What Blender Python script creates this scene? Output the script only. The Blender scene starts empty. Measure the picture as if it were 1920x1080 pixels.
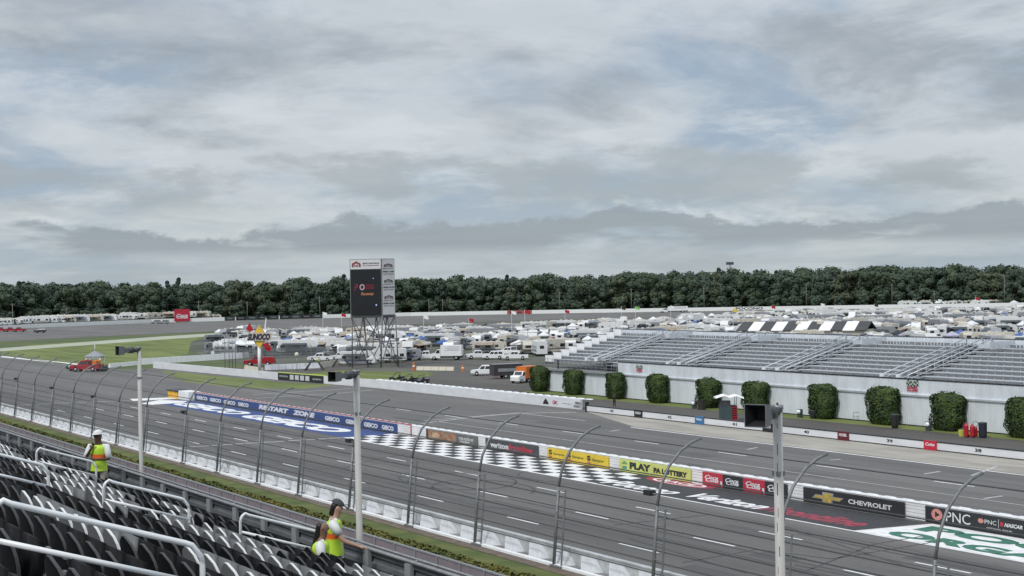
import bpy, bmesh, math, random
from mathutils import Vector, Matrix
random.seed(7)
R=random.random; U=random.uniform
SC=bpy.context.scene; COL=SC.collection
# ---------------------------------------------------------------- camera
FPX=2650.; CAMH=16.5; ROLL=.019; YAW=math.radians(32.80568); PITCH=math.radians(-.13956)
def _basis():
    f=Vector((math.sin(YAW)*math.cos(PITCH),math.cos(YAW)*math.cos(PITCH),math.sin(PITCH)))
    r=Vector((math.cos(YAW),-math.sin(YAW),0)); u=r.cross(f)
    c,s=math.cos(ROLL),math.sin(ROLL)
    return f,c*r-s*u,-s*r-c*u
CF,CXV,CYV=_basis(); CPOS=Vector((0,0,CAMH))
cam_d=bpy.data.cameras.new('camera'); cam=bpy.data.objects.new('camera',cam_d); COL.objects.link(cam)
cam_d.sensor_width=36; cam_d.lens=FPX/1920*36; cam_d.clip_end=9000; cam_d.clip_start=.1
m=Matrix((CXV,-CYV,-CF)).transposed().to_4x4(); m.translation=CPOS; cam.matrix_world=m
SC.camera=cam
def ray(px,py): return CF+CXV*((px-960)/FPX)+CYV*((py-540)/FPX)
def at(px,py,z=0.):
    d=ray(px,py); return CPOS+d*((z-CAMH)/d.z)
def atx(px,py,x):
    d=ray(px,py); return CPOS+d*(x/d.x)
def proj(p):
    d=Vector(p)-CPOS; w=d.dot(CF)
    if w<=.05: return (-9999,-9999,w)
    return (960+FPX*d.dot(CXV)/w,540+FPX*d.dot(CYV)/w,w)
# ---------------------------------------------------------------- sun, exposure
SUN_AZ=math.radians(-112); SUN_EL=math.radians(50)     # azimuth from +Y towards +X
sd=bpy.data.lights.new('sun','SUN'); sun=bpy.data.objects.new('sun',sd); COL.objects.link(sun)
sd.energy=2.0; sd.angle=math.radians(12); sd.color=(1,.95,.88)
sdir=Vector((math.sin(SUN_AZ)*math.cos(SUN_EL),math.cos(SUN_AZ)*math.cos(SUN_EL),math.sin(SUN_EL)))
sun.rotation_euler=sdir.to_track_quat('Z','Y').to_euler()
SC.view_settings.view_transform='Standard'; SC.view_settings.look='None'
SC.view_settings.exposure=0; SC.view_settings.gamma=1; SC.view_settings.use_curve_mapping=False
# ---------------------------------------------------------------- node helper
class E_:
    def __init__(s,nt,sock): s.nt=nt; s.k=sock
    def _m(s,op,*a,clamp=False):
        n=s.nt.nodes.new('ShaderNodeMath'); n.operation=op; n.use_clamp=clamp
        for i,v in enumerate((s,)+a):
            if isinstance(v,E_): s.nt.links.new(v.k,n.inputs[i])
            else: n.inputs[i].default_value=v
        return E_(s.nt,n.outputs[0])
    def __add__(s,o): return s._m('ADD',o)
    __radd__=__add__
    def __mul__(s,o): return s._m('MULTIPLY',o)
    __rmul__=__mul__
    def __sub__(s,o): return s._m('SUBTRACT',o)
    def __truediv__(s,o): return s._m('DIVIDE',o)
    def atan2(s,o): return s._m('ARCTAN2',o)
    def sin(s): return s._m('SINE')
    def abs(s): return s._m('ABSOLUTE')
    def fract(s): return s._m('FRACT')
    def gt(s,o): return s._m('GREATER_THAN',o)
    def lt(s,o): return s._m('LESS_THAN',o)
    def ss(s,a,b,c=0.,d=1.):
        n=s.nt.nodes.new('ShaderNodeMapRange'); n.interpolation_type='SMOOTHSTEP'
        for i,v in ((0,s),(1,a),(2,b),(3,c),(4,d)):
            if isinstance(v,E_): s.nt.links.new(v.k,n.inputs[i])
            else: n.inputs[i].default_value=v
        return E_(s.nt,n.outputs[0])
def comb(nt,x,y,z):
    n=nt.nodes.new('ShaderNodeCombineXYZ')
    for i,v in enumerate((x,y,z)):
        if isinstance(v,E_): nt.links.new(v.k,n.inputs[i])
        else: n.inputs[i].default_value=v
    return E_(nt,n.outputs[0])
def sepx(nt,v):
    n=nt.nodes.new('ShaderNodeSeparateXYZ'); nt.links.new(v.k,n.inputs[0]); return [E_(nt,o) for o in n.outputs]
def noise(nt,v,scale,detail=4,rough=.55,dist=0.):
    n=nt.nodes.new('ShaderNodeTexNoise'); n.inputs['Scale'].default_value=scale; n.inputs['Detail'].default_value=detail
    n.inputs['Roughness'].default_value=rough; n.inputs['Distortion'].default_value=dist
    nt.links.new(v.k,n.inputs['Vector']); return E_(nt,n.outputs['Fac'])
def mixc(nt,f,a,b,mode='MIX'):
    n=nt.nodes.new('ShaderNodeMix'); n.data_type='RGBA'; n.blend_type=mode
    for i,v in ((0,f),(6,a),(7,b)):
        if isinstance(v,E_): nt.links.new(v.k,n.inputs[i])
        elif i==0: n.inputs[0].default_value=v
        else: n.inputs[i].default_value=tuple(v)+((1,) if len(v)==3 else ())
    return E_(nt,n.outputs[2])
# ---------------------------------------------------------------- sky
w=bpy.data.worlds.new('World'); SC.world=w; w.use_nodes=True; nt=w.node_tree; nt.nodes.clear()
out=nt.nodes.new('ShaderNodeOutputWorld'); bg=nt.nodes.new('ShaderNodeBackground'); nt.links.new(bg.outputs[0],out.inputs[0])
tc=nt.nodes.new('ShaderNodeTexCoord'); V=E_(nt,tc.outputs['Generated']); dx,dy,dz=sepx(nt,V)
sky=nt.nodes.new('ShaderNodeTexSky'); sky.sky_type='NISHITA'; sky.sun_disc=False; sky.sun_elevation=SUN_EL; sky.sun_rotation=SUN_AZ
az=dx.atan2(dy); el=dz
inv=el._m('MAXIMUM',0.)+.18
P=comb(nt,dx/inv,dy/inv,0.)
n1=noise(nt,P,1.0,9,.58,.35); n2=noise(nt,comb(nt,(dx/inv)+7.3,(dy/inv)+2.1,3.),1.35,9,.60,.4); n3=noise(nt,comb(nt,(dx/inv)-4.,(dy/inv)+9.,8.),2.1,9,.62,.3)
C=mixc(nt,n1.ss(.40,.57),(.33,.415,.52),(.57,.61,.65))
C=mixc(nt,(n3.ss(.50,.68))*.6,C,(.70,.73,.76))
C=mixc(nt,(n2.ss(.49,.64))*.80,C,mixc(nt,n3.ss(.36,.62),(.30,.335,.37),(.46,.49,.52)))
n4=noise(nt,comb(nt,(dx/inv)+14.,(dy/inv)-6.,5.),3.4,9,.62,.2)
C=mixc(nt,n4.ss(.50,.70)*.35,C,(.66,.69,.71))
C=mixc(nt,n4.ss(.46,.30)*.30,C,(.33,.375,.425))
# low sky gets a pale veil
C=mixc(nt,el.ss(.10,.0,0.,.55),C,(.44,.51,.55))
# banks of cloud above the horizon: lumpy tops, flat undersides
lump=noise(nt,comb(nt,az*1.,el*2.2,1.),26.,7,.6); wide=noise(nt,comb(nt,az,0.,4.),5.5,2,.5); frag=noise(nt,comb(nt,az,el*3.,9.),9.,5,.6)
top2=(wide*.055)+(lump*.030)+.048
m2=el.ss(top2-(-.003),top2-.006)*el.ss(.048,.064)*frag.ss(.42,.56)
C=mixc(nt,m2*.7,C,(.37,.405,.43))
lump3=noise(nt,comb(nt,az*1.,el*2.,21.),34.,7,.62); wide3=noise(nt,comb(nt,az,0.,14.),7.,2,.5)
top1=(wide3*.060)+(lump3*.030)-(-.0)+.000
gap=noise(nt,comb(nt,az,el*5.,31.),7.,4,.6)
rim=el.ss(top1-(-.007),top1)*el.ss(top1-.004,top1)*frag.ss(.50,.62)
C=mixc(nt,rim*.6,C,(.72,.76,.79))
m1=el.ss(top1-(-.0015),top1-.004)*el.ss(.019,.031)*gap.ss(.36,.50)
streak=noise(nt,comb(nt,az,el*14.,2.),8.,4,.55)
C=mixc(nt,m1*.92,C,mixc(nt,streak,(.25,.295,.35),(.34,.385,.425)))
C=mixc(nt,el.ss(.03,.008)*streak.ss(.4,.65)*.45,C,(.34,.40,.44))
# bright overcast overhead, out of frame
C=mixc(nt,.12,C,mixc(nt,1.,E_(nt,sky.outputs[0]),(.09,.09,.09),'MULTIPLY'))
nt.links.new(C.k,bg.inputs['Color'])
st=el.ss(.22,.7,1.06,1.9); nt.links.new(st.k,bg.inputs['Strength'])
# ---------------------------------------------------------------- materials
MATS={}
def mat(name,col,rough=.7,var=0.,scale=3.,metal=0.,stretch=(1,1,1),bump=0.,bscale=None,spec=.5,coords='Object',emit=0.,col2=None,detail=5,dist=.0):
    if name in MATS: return MATS[name]
    m=bpy.data.materials.new(name); m.use_nodes=True; nt=m.node_tree; b=nt.nodes['Principled BSDF']
    b.inputs['Roughness'].default_value=rough; b.inputs['Metallic'].default_value=metal; b.inputs['Specular IOR Level'].default_value=spec
    b.inputs['Base Color'].default_value=(*col,1)
    if var or bump or col2:
        if coords=='World':
            g=nt.nodes.new('ShaderNodeNewGeometry'); src=g.outputs['Position']
        else:
            t=nt.nodes.new('ShaderNodeTexCoord'); src=t.outputs['Object']
        mp=nt.nodes.new('ShaderNodeMapping'); mp.inputs['Scale'].default_value=stretch; nt.links.new(src,mp.inputs[0])
        n=noise(nt,E_(nt,mp.outputs[0]),scale,detail,.6,dist)
        if col2: c=mixc(nt,n.ss(.35,.65),col,col2)
        else:
            lo=tuple(max(0,x*(1-var)) for x in col); hi=tuple(min(1,x*(1+var)) for x in col); c=mixc(nt,n.ss(.25,.75),lo,hi)
        nt.links.new(c.k,b.inputs['Base Color'])
        if bump:
            bn=nt.nodes.new('ShaderNodeBump'); bn.inputs['Strength'].default_value=bump
            nn=noise(nt,E_(nt,mp.outputs[0]),bscale or scale*4,4,.6); nt.links.new(nn.k,bn.inputs['Height']); nt.links.new(bn.outputs[0],b.inputs['Normal'])
    if emit: b.inputs['Emission Color'].default_value=(*col,1); b.inputs['Emission Strength'].default_value=emit
    MATS[name]=m; return m
WHITE=mat('white_paint',(.80,.81,.82),.5,.06,1.5); WHITE2=mat('white_wall_paint',(.66,.68,.71),.6,.08,.35,stretch=(1,1,3))
SHEET=mat('white_sheet_metal',(.63,.67,.71),.45,.10,.8,stretch=(1,1,.25)); BLACK=mat('black_paint',(.018,.019,.021),.5,.2,3); DARK=mat('dark_metal',(.06,.063,.066),.5,.2,3)
GALV=mat('galvanised_steel',(.24,.25,.26),.45,.2,6,metal=.3); ALU=mat('aluminium',(.55,.58,.61),.42,.12,2,metal=.25); ALUD=mat('aluminium_tread',(.34,.36,.38),.6,.15,2)
RED=mat('red_paint',(.42,.012,.025),.4,.12,2); BLUE=mat('blue_vinyl',(.018,.055,.20),.5,.12,1.2); YEL=mat('yellow_vinyl',(.72,.52,.03),.5,.08,2); LIME=mat('pale_lime_vinyl',(.60,.66,.17),.5,.06,2)
GLASS=mat('dark_glass',(.02,.025,.03),.12,spec=.8); RUB=mat('rubber',(.018,.018,.019),.8); HUB=mat('wheel_metal',(.4,.41,.42),.35,metal=.6)
GREY=mat('grey_paint',(.26,.27,.285),.55,.1,2); CREAM=mat('cream_paint',(.62,.58,.49),.55,.06,2); ORANGE=mat('orange_paint',(.6,.16,.02),.45,.1,2); CHROME=mat('bright_metal',(.7,.7,.7),.2,metal=.9)
GREENP=mat('green_paint',(.02,.15,.09),.6,.12,2,coords='World'); PAINTW=mat('white_road_paint',(.78,.78,.78),.7,.16,2.5,coords='World',stretch=(1,.4,1)); PAINTB=mat('black_road_paint',(.028,.028,.032),.7,.25,1.2,coords='World')
PAINTBL=mat('blue_road_paint',(.018,.055,.21),.65,.15,1.5,coords='World'); PAINTR=mat('red_road_paint',(.34,.03,.06),.7,.2,1.5,coords='World'); PAINTF=mat('worn_road_paint',(.40,.40,.39),.8,.25,1.2,coords='World')
# ---------------------------------------------------------------- mesh builder
class MB:
    def __init__(s): s.v=[]; s.f=[]; s.mi=[]; s.m=0; s.sm=[]; s.smooth=False
    def add(s,vs,fs):
        b=len(s.v); s.v+= [tuple(v) for v in vs]
        for f in fs: s.f.append(tuple(b+i for i in f)); s.mi.append(s.m); s.sm.append(s.smooth)
        return s
    def hexa(s,b,t): return s.add(list(b)+list(t),[(3,2,1,0),(4,5,6,7),(0,1,5,4),(1,2,6,5),(2,3,7,6),(3,0,4,7)])
    def box(s,x0,x1,y0,y1,z0,z1): return s.hexa([(x0,y0,z0),(x1,y0,z0),(x1,y1,z0),(x0,y1,z0)],[(x0,y0,z1),(x1,y0,z1),(x1,y1,z1),(x0,y1,z1)])
    def quad(s,a,b,c,d): return s.add([a,b,c,d],[(0,1,2,3)])
    def poly(s,pts): return s.add(pts,[tuple(range(len(pts)))])
    def prism(s,pts,d):   # pts polygon (3D), d extrusion vector
        n=len(pts); d=Vector(d); a=[Vector(p) for p in pts]
        return s.add(a+[p+d for p in a],[tuple(range(n))[::-1],tuple(range(n,2*n))]+[(i,(i+1)%n,n+(i+1)%n,n+i) for i in range(n)])
    def tube(s,path,r,n=6,cap=True):
        path=[Vector(p) for p in path]; k=len(path); rs=r if isinstance(r,(list,tuple)) else [r]*k; vs=[]
        for i,p in enumerate(path):
            d=(path[min(i+1,k-1)]-path[max(i-1,0)]).normalized(); a=d.cross(Vector((0,0,1)));
            if a.length<.05: a=d.cross(Vector((0,1,0)))
            a.normalize(); b=d.cross(a)
            for j in range(n):
                t=2*math.pi*j/n; vs.append(p+(a*math.cos(t)+b*math.sin(t))*rs[i])
        fs=[(i*n+j,i*n+(j+1)%n,(i+1)*n+(j+1)%n,(i+1)*n+j) for i in range(k-1) for j in range(n)]
        if cap: fs+=[tuple(range(n))[::-1],tuple(range((k-1)*n,k*n))]
        sm=s.smooth; s.smooth=n>5; s.add(vs,fs); s.smooth=sm; return s
    def lathe(s,c,prof,n=16):   # prof list of (r,z)
        vs=[(c[0]+r*math.cos(2*math.pi*j/n),c[1]+r*math.sin(2*math.pi*j/n),c[2]+z) for r,z in prof for j in range(n)]; k=len(prof)
        return s.add(vs,[(i*n+j,i*n+(j+1)%n,(i+1)*n+(j+1)%n,(i+1)*n+j) for i in range(k-1) for j in range(n)]+[tuple(range(n))[::-1],tuple(range((k-1)*n,k*n))])
    def cyl(s,a,b,r,n=12): return s.tube([a,b],r,n)
    def mesh(s,name,mats,off=(0,0,0)):
        me=bpy.data.meshes.new(name); ox,oy,oz=off
        me.from_pydata([(x-ox,y-oy,z-oz) for x,y,z in s.v],[],s.f)
        for m in (mats if isinstance(mats,(list,tuple)) else [mats]): me.materials.append(m)
        me.polygons.foreach_set('material_index',s.mi); me.polygons.foreach_set('use_smooth',s.sm); me.update(); return me
    def build(s,name,mats,parent=None,off=None,label=None):
        if parent is not None: o=bpy.data.objects.new(name,s.mesh(name,mats,off if off is not None else parent_off(parent)))
        else:
            xs=[v[0] for v in s.v]; ys=[v[1] for v in s.v]; zs=[v[2] for v in s.v]
            c=((min(xs)+max(xs))/2,(min(ys)+max(ys))/2,min(zs)) if off is None else off
            o=bpy.data.objects.new(name,s.mesh(name,mats,c)); o.location=c
        COL.objects.link(o)
        if parent is not None: o.parent=parent
        if label: o['label']=label
        return o
WORLDOFF={}
def parent_off(p):   # things built in world coordinates subtract their root's location
    while p is not None:
        if p.name in WORLDOFF: return WORLDOFF[p.name]
        p=p.parent
    return (0,0,0)
def tag(o,label,cat,group=None,kind=None):
    if label: o['label']=label
    if cat: o['category']=cat
    if group: o['group']=group
    if kind: o['kind']=kind
    return o
def thing(name,label,cat,loc=(0,0,0),rz=0.,group=None,world=False):
    o=bpy.data.objects.new(name,None); COL.objects.link(o); o.empty_display_size=.1; o.location=loc; o.rotation_euler=(0,0,rz)
    if world: WORLDOFF[o.name]=tuple(loc)
    return tag(o,label,cat,group)
def struct(name,mb,m):
    o=mb.build(name,m,None,off=(0,0,0)); o['kind']='structure'; return o
KIDS={}
def kids(o):
    return [c for c in COL.objects if c.parent==o]
def copy_tree(root,tree,loc,rz=0.,label=None,group=None,sc=None):
    r=root.copy(); COL.objects.link(r); r.location=loc; r.rotation_euler=(0,0,rz)
    if label: r['label']=label
    if group: r['group']=group
    if sc: r.scale=sc
    mp={root.name:r}
    for c in tree:
        d=c.copy(); COL.objects.link(d); d.parent=mp[c.parent.name]; mp[c.name]=d
    return r
def tree_of(root):
    out=[]; lev=[root]
    while lev:
        nx=[]
        for o in lev:
            for c in COL.objects:
                if c.parent==o: out.append(c); nx.append(c)
        lev=nx
    return out
# ---------------------------------------------------------------- lettering
_TC={}
def text_mesh(s,bold=.0,shear=0.):
    k=(s,bold,shear)
    if k in _TC: return _TC[k]
    cu=bpy.data.curves.new('lettering','FONT'); cu.body=s; cu.offset=bold; cu.shear=shear; cu.size=1; cu.resolution_u=3
    ob=bpy.data.objects.new('lettering',cu); COL.objects.link(ob); dg=bpy.context.evaluated_depsgraph_get(); dg.update()
    me=bpy.data.meshes.new_from_object(ob.evaluated_get(dg)); vs=[v.co.copy() for v in me.vertices]; fs=[tuple(p.vertices) for p in me.polygons]
    bpy.data.objects.remove(ob); bpy.data.curves.remove(cu); bpy.data.meshes.remove(me)
    x0=min(v.x for v in vs); x1=max(v.x for v in vs); y0=min(v.y for v in vs); y1=max(v.y for v in vs)
    vs=[((v.x-x0)/(x1-x0),(v.y-y0)/(y1-y0)) for v in vs]; _TC[k]=(vs,fs); return _TC[k]
def text_mb(mb,s,o,Uv,Vv,bold=.02,shear=0.):
    vs,fs=text_mesh(s,bold,shear); o=Vector(o); Uv=Vector(Uv); Vv=Vector(Vv)
    mb.add([o+Uv*a+Vv*b for a,b in vs],fs); return mb
# ================================================================ SETTING
def sheet(name,polys,m,z=0.,kind='structure'):
    b=MB()
    for p in polys: b.poly([(q[0],q[1],z) for q in p])
    o=b.build(name,m,None,off=(0,0,0)); o['kind']=kind; return o
GRASS=mat('grass',(.060,.088,.026),.95,col2=(.095,.115,.038),scale=.05,coords='World',detail=8,bump=.3,bscale=2)
GRASS2=mat('lush_grass',(.085,.118,.022),.95,col2=(.165,.190,.05),scale=.09,coords='World',detail=9,stretch=(2.6,.35,1),bump=.4,bscale=2)
LOT=mat('worn_lot',(.055,.065,.038),.95,col2=(.12,.115,.095),scale=.03,coords='World',detail=7)
def asphalt(name,c,seed=0.):
    m=bpy.data.materials.new(name); m.use_nodes=True; nt=m.node_tree; b=nt.nodes['Principled BSDF']; b.inputs['Roughness'].default_value=.82; b.inputs['Specular IOR Level'].default_value=.3
    g=nt.nodes.new('ShaderNodeNewGeometry'); P=E_(nt,g.outputs['Position']); x,y,z=sepx(nt,P)
    st=noise(nt,comb(nt,x*1.1,y*.012,seed),1.5,6,.65); big=noise(nt,comb(nt,x*.08,y*.03,seed),1.,5,.6); sp=noise(nt,P,14.,3,.7)
    pave=noise(nt,comb(nt,x*.24,y*.002,seed+5),1.,1,.5)
    k=(st.ss(.25,.75,-.13,.13))+(big.ss(.3,.7,-.12,.12))+(sp.ss(.3,.7,-.07,.07))+(pave.ss(.4,.6,-.06,.06))+1.
    gr=(x-55.).abs().ss(1.,6.,-.10,.0)+(x-63.).abs().ss(.5,3.,-.05,.0); k=k+(gr*big.ss(.3,.6,.5,1.2))
    crack=noise(nt,comb(nt,x*.5,y*.03,seed+9),.6,6,.7).__sub__(.5).abs().lt(.0035)
    k=k-crack*.32
    v=comb(nt,k*c[0],k*c[1],k*c[2]); nt.links.new(v.k,b.inputs['Base Color'])
    bn=nt.nodes.new('ShaderNodeBump'); bn.inputs['Strength'].default_value=.15; nt.links.new(sp.k,bn.inputs['Height']); nt.links.new(bn.outputs[0],b.inputs['Normal'])
    return m
ASPH=asphalt('asphalt',(.136,.130,.125)); ASPHD=asphalt('dark_asphalt',(.095,.088,.080),4.)
CONC=mat('concrete',(.37,.345,.30),.9,col2=(.27,.25,.22),scale=.5,coords='World',stretch=(1.,.25,1),detail=8)
CONCW=mat('pale_concrete',(.36,.38,.29),.9,.15,.1,coords='World')
DIRT=mat('dirt',(.14,.11,.085),.95,.35,1.5,coords='World')
sheet('ground',[[(-3000,-600),(6000,-600),(6000,7000),(-3000,7000)]],GRASS,-.06)
sheet('infield_ground',[[(120,60),(119,185),(108,215),(124,327),(160,470),(213,520),(261,556),(372,556),(440,515),(530,430),(640,320),(760,200),(800,60)]],LOT,-.03)
sheet('infield_grass',[[(88.2,387),(89.1,357.6),(89.9,325),(93,303),(101.7,313.8),(111.7,321.2),(128,329),(124.3,345),(160,440),(192,503),(213,519),(117,470),(99,430)],
      [tuple(at(*p)[:2]) for p in [(400,700),(520,708),(640,718),(700,724),(830,708),(800,697),(690,696),(600,690),(560,695),(420,690),(330,690),(300,690)]]],GRASS2,-.015)
sheet('track',[[(46.4,-60),(119,-60),(119,182),(110,186),(108,150),(106.4,207),(103.2,239),(99.8,297),(94.3,293),(91.9,301.5),(89.9,325),(89.1,357),(88.2,387),(90,450),(117,512),(160,529),(207,542),(281,545),(372,540),(440,498),(520,420),(640,290),(760,150),(800,180),(770,330),(640,458),(530,566),(450,642),(380,692),(310,712),(242,722),(175,695),(140,662),(90,610),(46,540)]],ASPH,0.)
sheet('infield_road',[[tuple(at(*p)[:2]) for p in [(705,724),(1090,752),(1034,735),(1010,700),(1000,684),(880,672),(760,676),(748,690),(862,690),(800,706),(705,724)]][:-1],
      [tuple(at(*p)[:2]) for p in [(300,686),(420,696),(560,702),(700,688),(690,680),(560,684),(470,690)]]],ASPHD,.004)
sheet('apron_grass',[[tuple(at(*p)[:2]) for p in [(345,716),(300,695),(420,706),(520,716),(630,722),(560,730),(450,728)]],[(118.6,20),(122,20),(122,182),(118.6,182)]],GRASS2,.006)
sheet('pit_road',[[(98.4,-20),(106,-20),(106,147.5),(98.8,128)]],CONC,.004)
sheet('pit_apron',[[(106.2,-20),(118.6,-20),(118.6,182),(110,182),(107.6,150)]],ASPHD,.004)
sheet('service_path',[[tuple(at(*p)[:2]) for p in [(0,659),(150,648),(300,637),(400,630),(475,624),(475,620),(400,625),(300,631),(150,642),(0,653)]]],CONCW,.004)
sheet('verge',[[(41.5,-30),(45.5,-30),(45.5,420),(41.5,420)]],mat('verge_grass',(.060,.088,.018),.95,col2=(.115,.130,.034),scale=.35,coords='World',detail=9,bump=.4,bscale=3),-.01)
sheet('dirt_strip',[[(45.55,-30),(46.45,-30),(46.45,420),(45.55,420)]],DIRT,-.006)
sheet('walkway',[[(12.6,-30),(41.5,-30),(41.5,420),(12.6,420)]],mat('path_gravel',(.2,.19,.19),.9,.15,1.,coords='World'),-.02)
# ---------------------------------------------------------------- painted markings
def strip(b,a,c,wd,z=.010):
    a=Vector((a[0],a[1],z)); c=Vector((c[0],c[1],z)); d=(c-a).normalized(); n=Vector((-d.y,d.x,0))*wd/2
    b.quad(a-n,c-n,c+n,a+n) if True else None
def poly_strip(b,pts,wd,z=.010):
    for i in range(len(pts)-1): strip(b,pts[i],pts[i+1],wd,z)
b=MB()
for x,s0 in ((53.85,97.8),(58.85,96.5),(63.6,95.5)):
    for k in range(-7,10):
        s=s0+13.1*k
        if s<205 and s>20: b.box(x-.085,x+.085,s-3.95,s,.003,.009)
for k in range(-3,9):
    s=129.9-13.1*k+26.2
    if s<176: b.box(90.0,90.18,s-4.,s,.003,.009)
b.box(68.32,68.52,-30,141,.003,.009)
b.box(98.1,98.35,-20,128,.003,.009)
struct('lane_marking',b,PAINTW)
b=MB()
poly_strip(b,[(48.2,144.7),(69.,140.9)],.55,.011); b.box(85.25,85.42,20,150,.003,.010)
poly_strip(b,[at(0,762),at(110,756),at(250,751)],.5); poly_strip(b,[at(474,740),at(657,729)],.5); poly_strip(b,[at(480,747),at(640,737),at(700,731)],.4)
poly_strip(b,[at(790,794),at(900,781),at(975,775),at(1080,773)],.5); poly_strip(b,[at(795,789),at(978,773.5)],.4); poly_strip(b,[at(975,775),at(1097,789)],.3)
for p,q in (((1143,809),(1163,806)),((1401,843),(1420,839)),((1556,863),(1576,861)),((1733,889),(1762,884)),((1822,892),(1870,874)),((1845,935),(1880,930)),((205,740),(215,739)),((62,701),(84,702))): strip(b,at(*p),at(*q),.35)
for p,q in (((1270,783),(1330,795)),((1500,838),(1570,848))): strip(b,at(*p),at(*q),.2)
struct('worn_marking',b,PAINTF)
b=MB()
for x in (56.4,66.2,79.,82.2,87.6,93.): b.box(x-.05,x+.05,-30,340 if x<72 else 200,.002,.006)
for s in (40,118,166,230): b.box(47.8,68,s,s+.09,.002,.0065)
def ring(b,cx,cy,r,a0,a1,wd,sy=1.):
    pts=[(cx+r*math.cos(a0+(a1-a0)*i/20),cy+sy*r*math.sin(a0+(a1-a0)*i/20)) for i in range(21)]; poly_strip(b,pts,wd,.011)
c=at(826,896); ring(b,c.x,c.y,3.4,0,5.6,.22,1.2); c=at(866,902); ring(b,c.x,c.y,4.2,1,6.4,.2,1.3); c=at(905,915); ring(b,c.x,c.y,3.6,-1.2,3.6,.22,1.5); c=at(1040,893); ring(b,c.x,c.y,2.6,.6,4.,.16,1.6)
struct('tyre_seam',b,mat('tar_seam',(.052,.050,.050),.7,.2,2.,coords='World'))
b=MB()
for pts in ([(1150,985),(1330,965),(1480,990),(1600,1030),(1700,1062)],[(1180,1010),(1400,1075)],[(730,905),(800,925),(900,950),(1010,958)],[(640,880),(700,862),(760,852)],[(1280,1055),(1420,1030),(1560,1048),(1760,1015)],[(1500,1075),(1640,1020),(1740,1004)],[(120,795),(175,745)],[(95,790),(160,738)],[(250,783),(330,800),(470,835)]):
    poly_strip(b,[at(*p) for p in pts],.16,.012)
rp=random.Random(21)
for k in range(9):
    x=rp.uniform(49,67); s_=rp.uniform(30,190); L=rp.uniform(8,45); dr=rp.uniform(-.6,.6); o=rp.uniform(1.4,1.7)
    for q in (0,o): poly_strip(b,[(x+q,s_),(x+q+dr*.4,s_-L*.5),(x+q+dr,s_-L)],rp.uniform(.10,.22),.0115+.0001*k)
struct('skid_marking',b,mat('skid_rubber',(.062,.060,.060),.7,.3,1.,coords='World'))
rp=random.Random(4); b=MB()
for k in range(9): x=rp.uniform(49,66); y=rp.uniform(35,180); w_=rp.uniform(.8,3.2); l=rp.uniform(2,14); b.box(x,x+w_,y,y+l,.001,.0025+.0001*k)
for k in range(7): x=rp.uniform(77,95); y=rp.uniform(60,180); w_=rp.uniform(.8,3.2); l=rp.uniform(2,14); b.box(x,x+w_,y,y+l,.001,.0025+.0001*k)
struct('asphalt_patch',b,asphalt('patch_asphalt',(.108,.104,.102),8.))
sheet('blue_marking',[[(68.55,141.2),(74.4,139.9),(74.2,206),(68.55,206)]],PAINTBL,.008)
sheet('black_marking',[[(68.55,65.8),(74.4,64.6),(74.4,139.8),(68.55,141.1)]],PAINTB,.008)
sheet('white_marking',[[(68.55,65.6),(74.4,64.2),(74.4,20),(68.55,20)]],PAINTW,.008)
b=MB()
for r in range(5):
    for k in range(24):
        if (r+k)%2==0:
            s=140.9-k*1.95; b.quad((68.6+r*1.16,s,.012),(68.6+r*1.16+1.16,s,.012),(68.6+r*1.16+1.16,s-1.95,.012),(68.6+r*1.16,s-1.95,.012))
b.box(68.5,68.62,94,141.1,.010,.0125)
for p in ([(243,748),(250,752),(352,747),(350,744)],[(262,757),(285,759),(345,755),(352,752),(300,750)]):
    b.poly([(*at(*q)[:2],.012) for q in p])
struct('checkered_marking',b,PAINTW)
def ground_text(b,s,s0,s1,x0,x1,z=.014,bold=.03,shear=0.): text_mb(b,s,(x0,s0,z),(0,s1-s0,0),(x1-x0,0,0),bold,shear)
b=MB(); ground_text(b,'GEICO',201,177,69.6,73.0,bold=.06,shear=.3); ground_text(b,'GEICO',174.5,146.5,69.4,72.9,bold=.06,shear=.3)
sA=at(1138,903).y; sB=at(1275,925).y; ground_text(b,'Pocono',sA,sB,69.,71.3,bold=.035,shear=.5)
c=at(1268,906); 
def ell(b,cx,cy,rx,ry,z,n=28,hole=None):
    o=[(cx+rx*math.cos(2*math.pi*i/n),cy+ry*math.sin(2*math.pi*i/n),z) for i in range(n)]
    if hole is None: b.poly(o)
    else:
        h=[(cx+rx*hole*math.cos(2*math.pi*i/n),cy+ry*hole*math.sin(2*math.pi*i/n),z) for i in range(n)]
        for i in range(n): j=(i+1)%n; b.quad(o[i],o[j],h[j],h[i])
ell(b,c.x+.3,c.y,.9,3.3,.016,hole=.86); ground_text(b,'RACE',c.y+2.1,c.y-2.1,c.x-.15,c.x+.7,z=.016,bold=.03)
sC=at(1322,925).y; sD=at(1455,950).y; ground_text(b,'Verizon',sC,sD,69.5,71.7,bold=.04,shear=.25)
struct('painted_lettering',b,PAINTW)
b=MB(); ell(b,c.x+.3,c.y,1.1,4.2,.014); sE=at(1468,948).y; sF=at(1642,982).y; ground_text(b,'Frontline',sE,sF,69.5,71.8,bold=.03,shear=.25)
struct('red_painted_lettering',b,PAINTR)
b=MB(); ground_text(b,'POCONO',63.6,38.5,71.7,73.7,bold=.06); ground_text(b,'ORGANICS',63.8,43.,69.0,70.9,bold=.06); struct('green_painted_lettering',b,GREENP)
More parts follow.
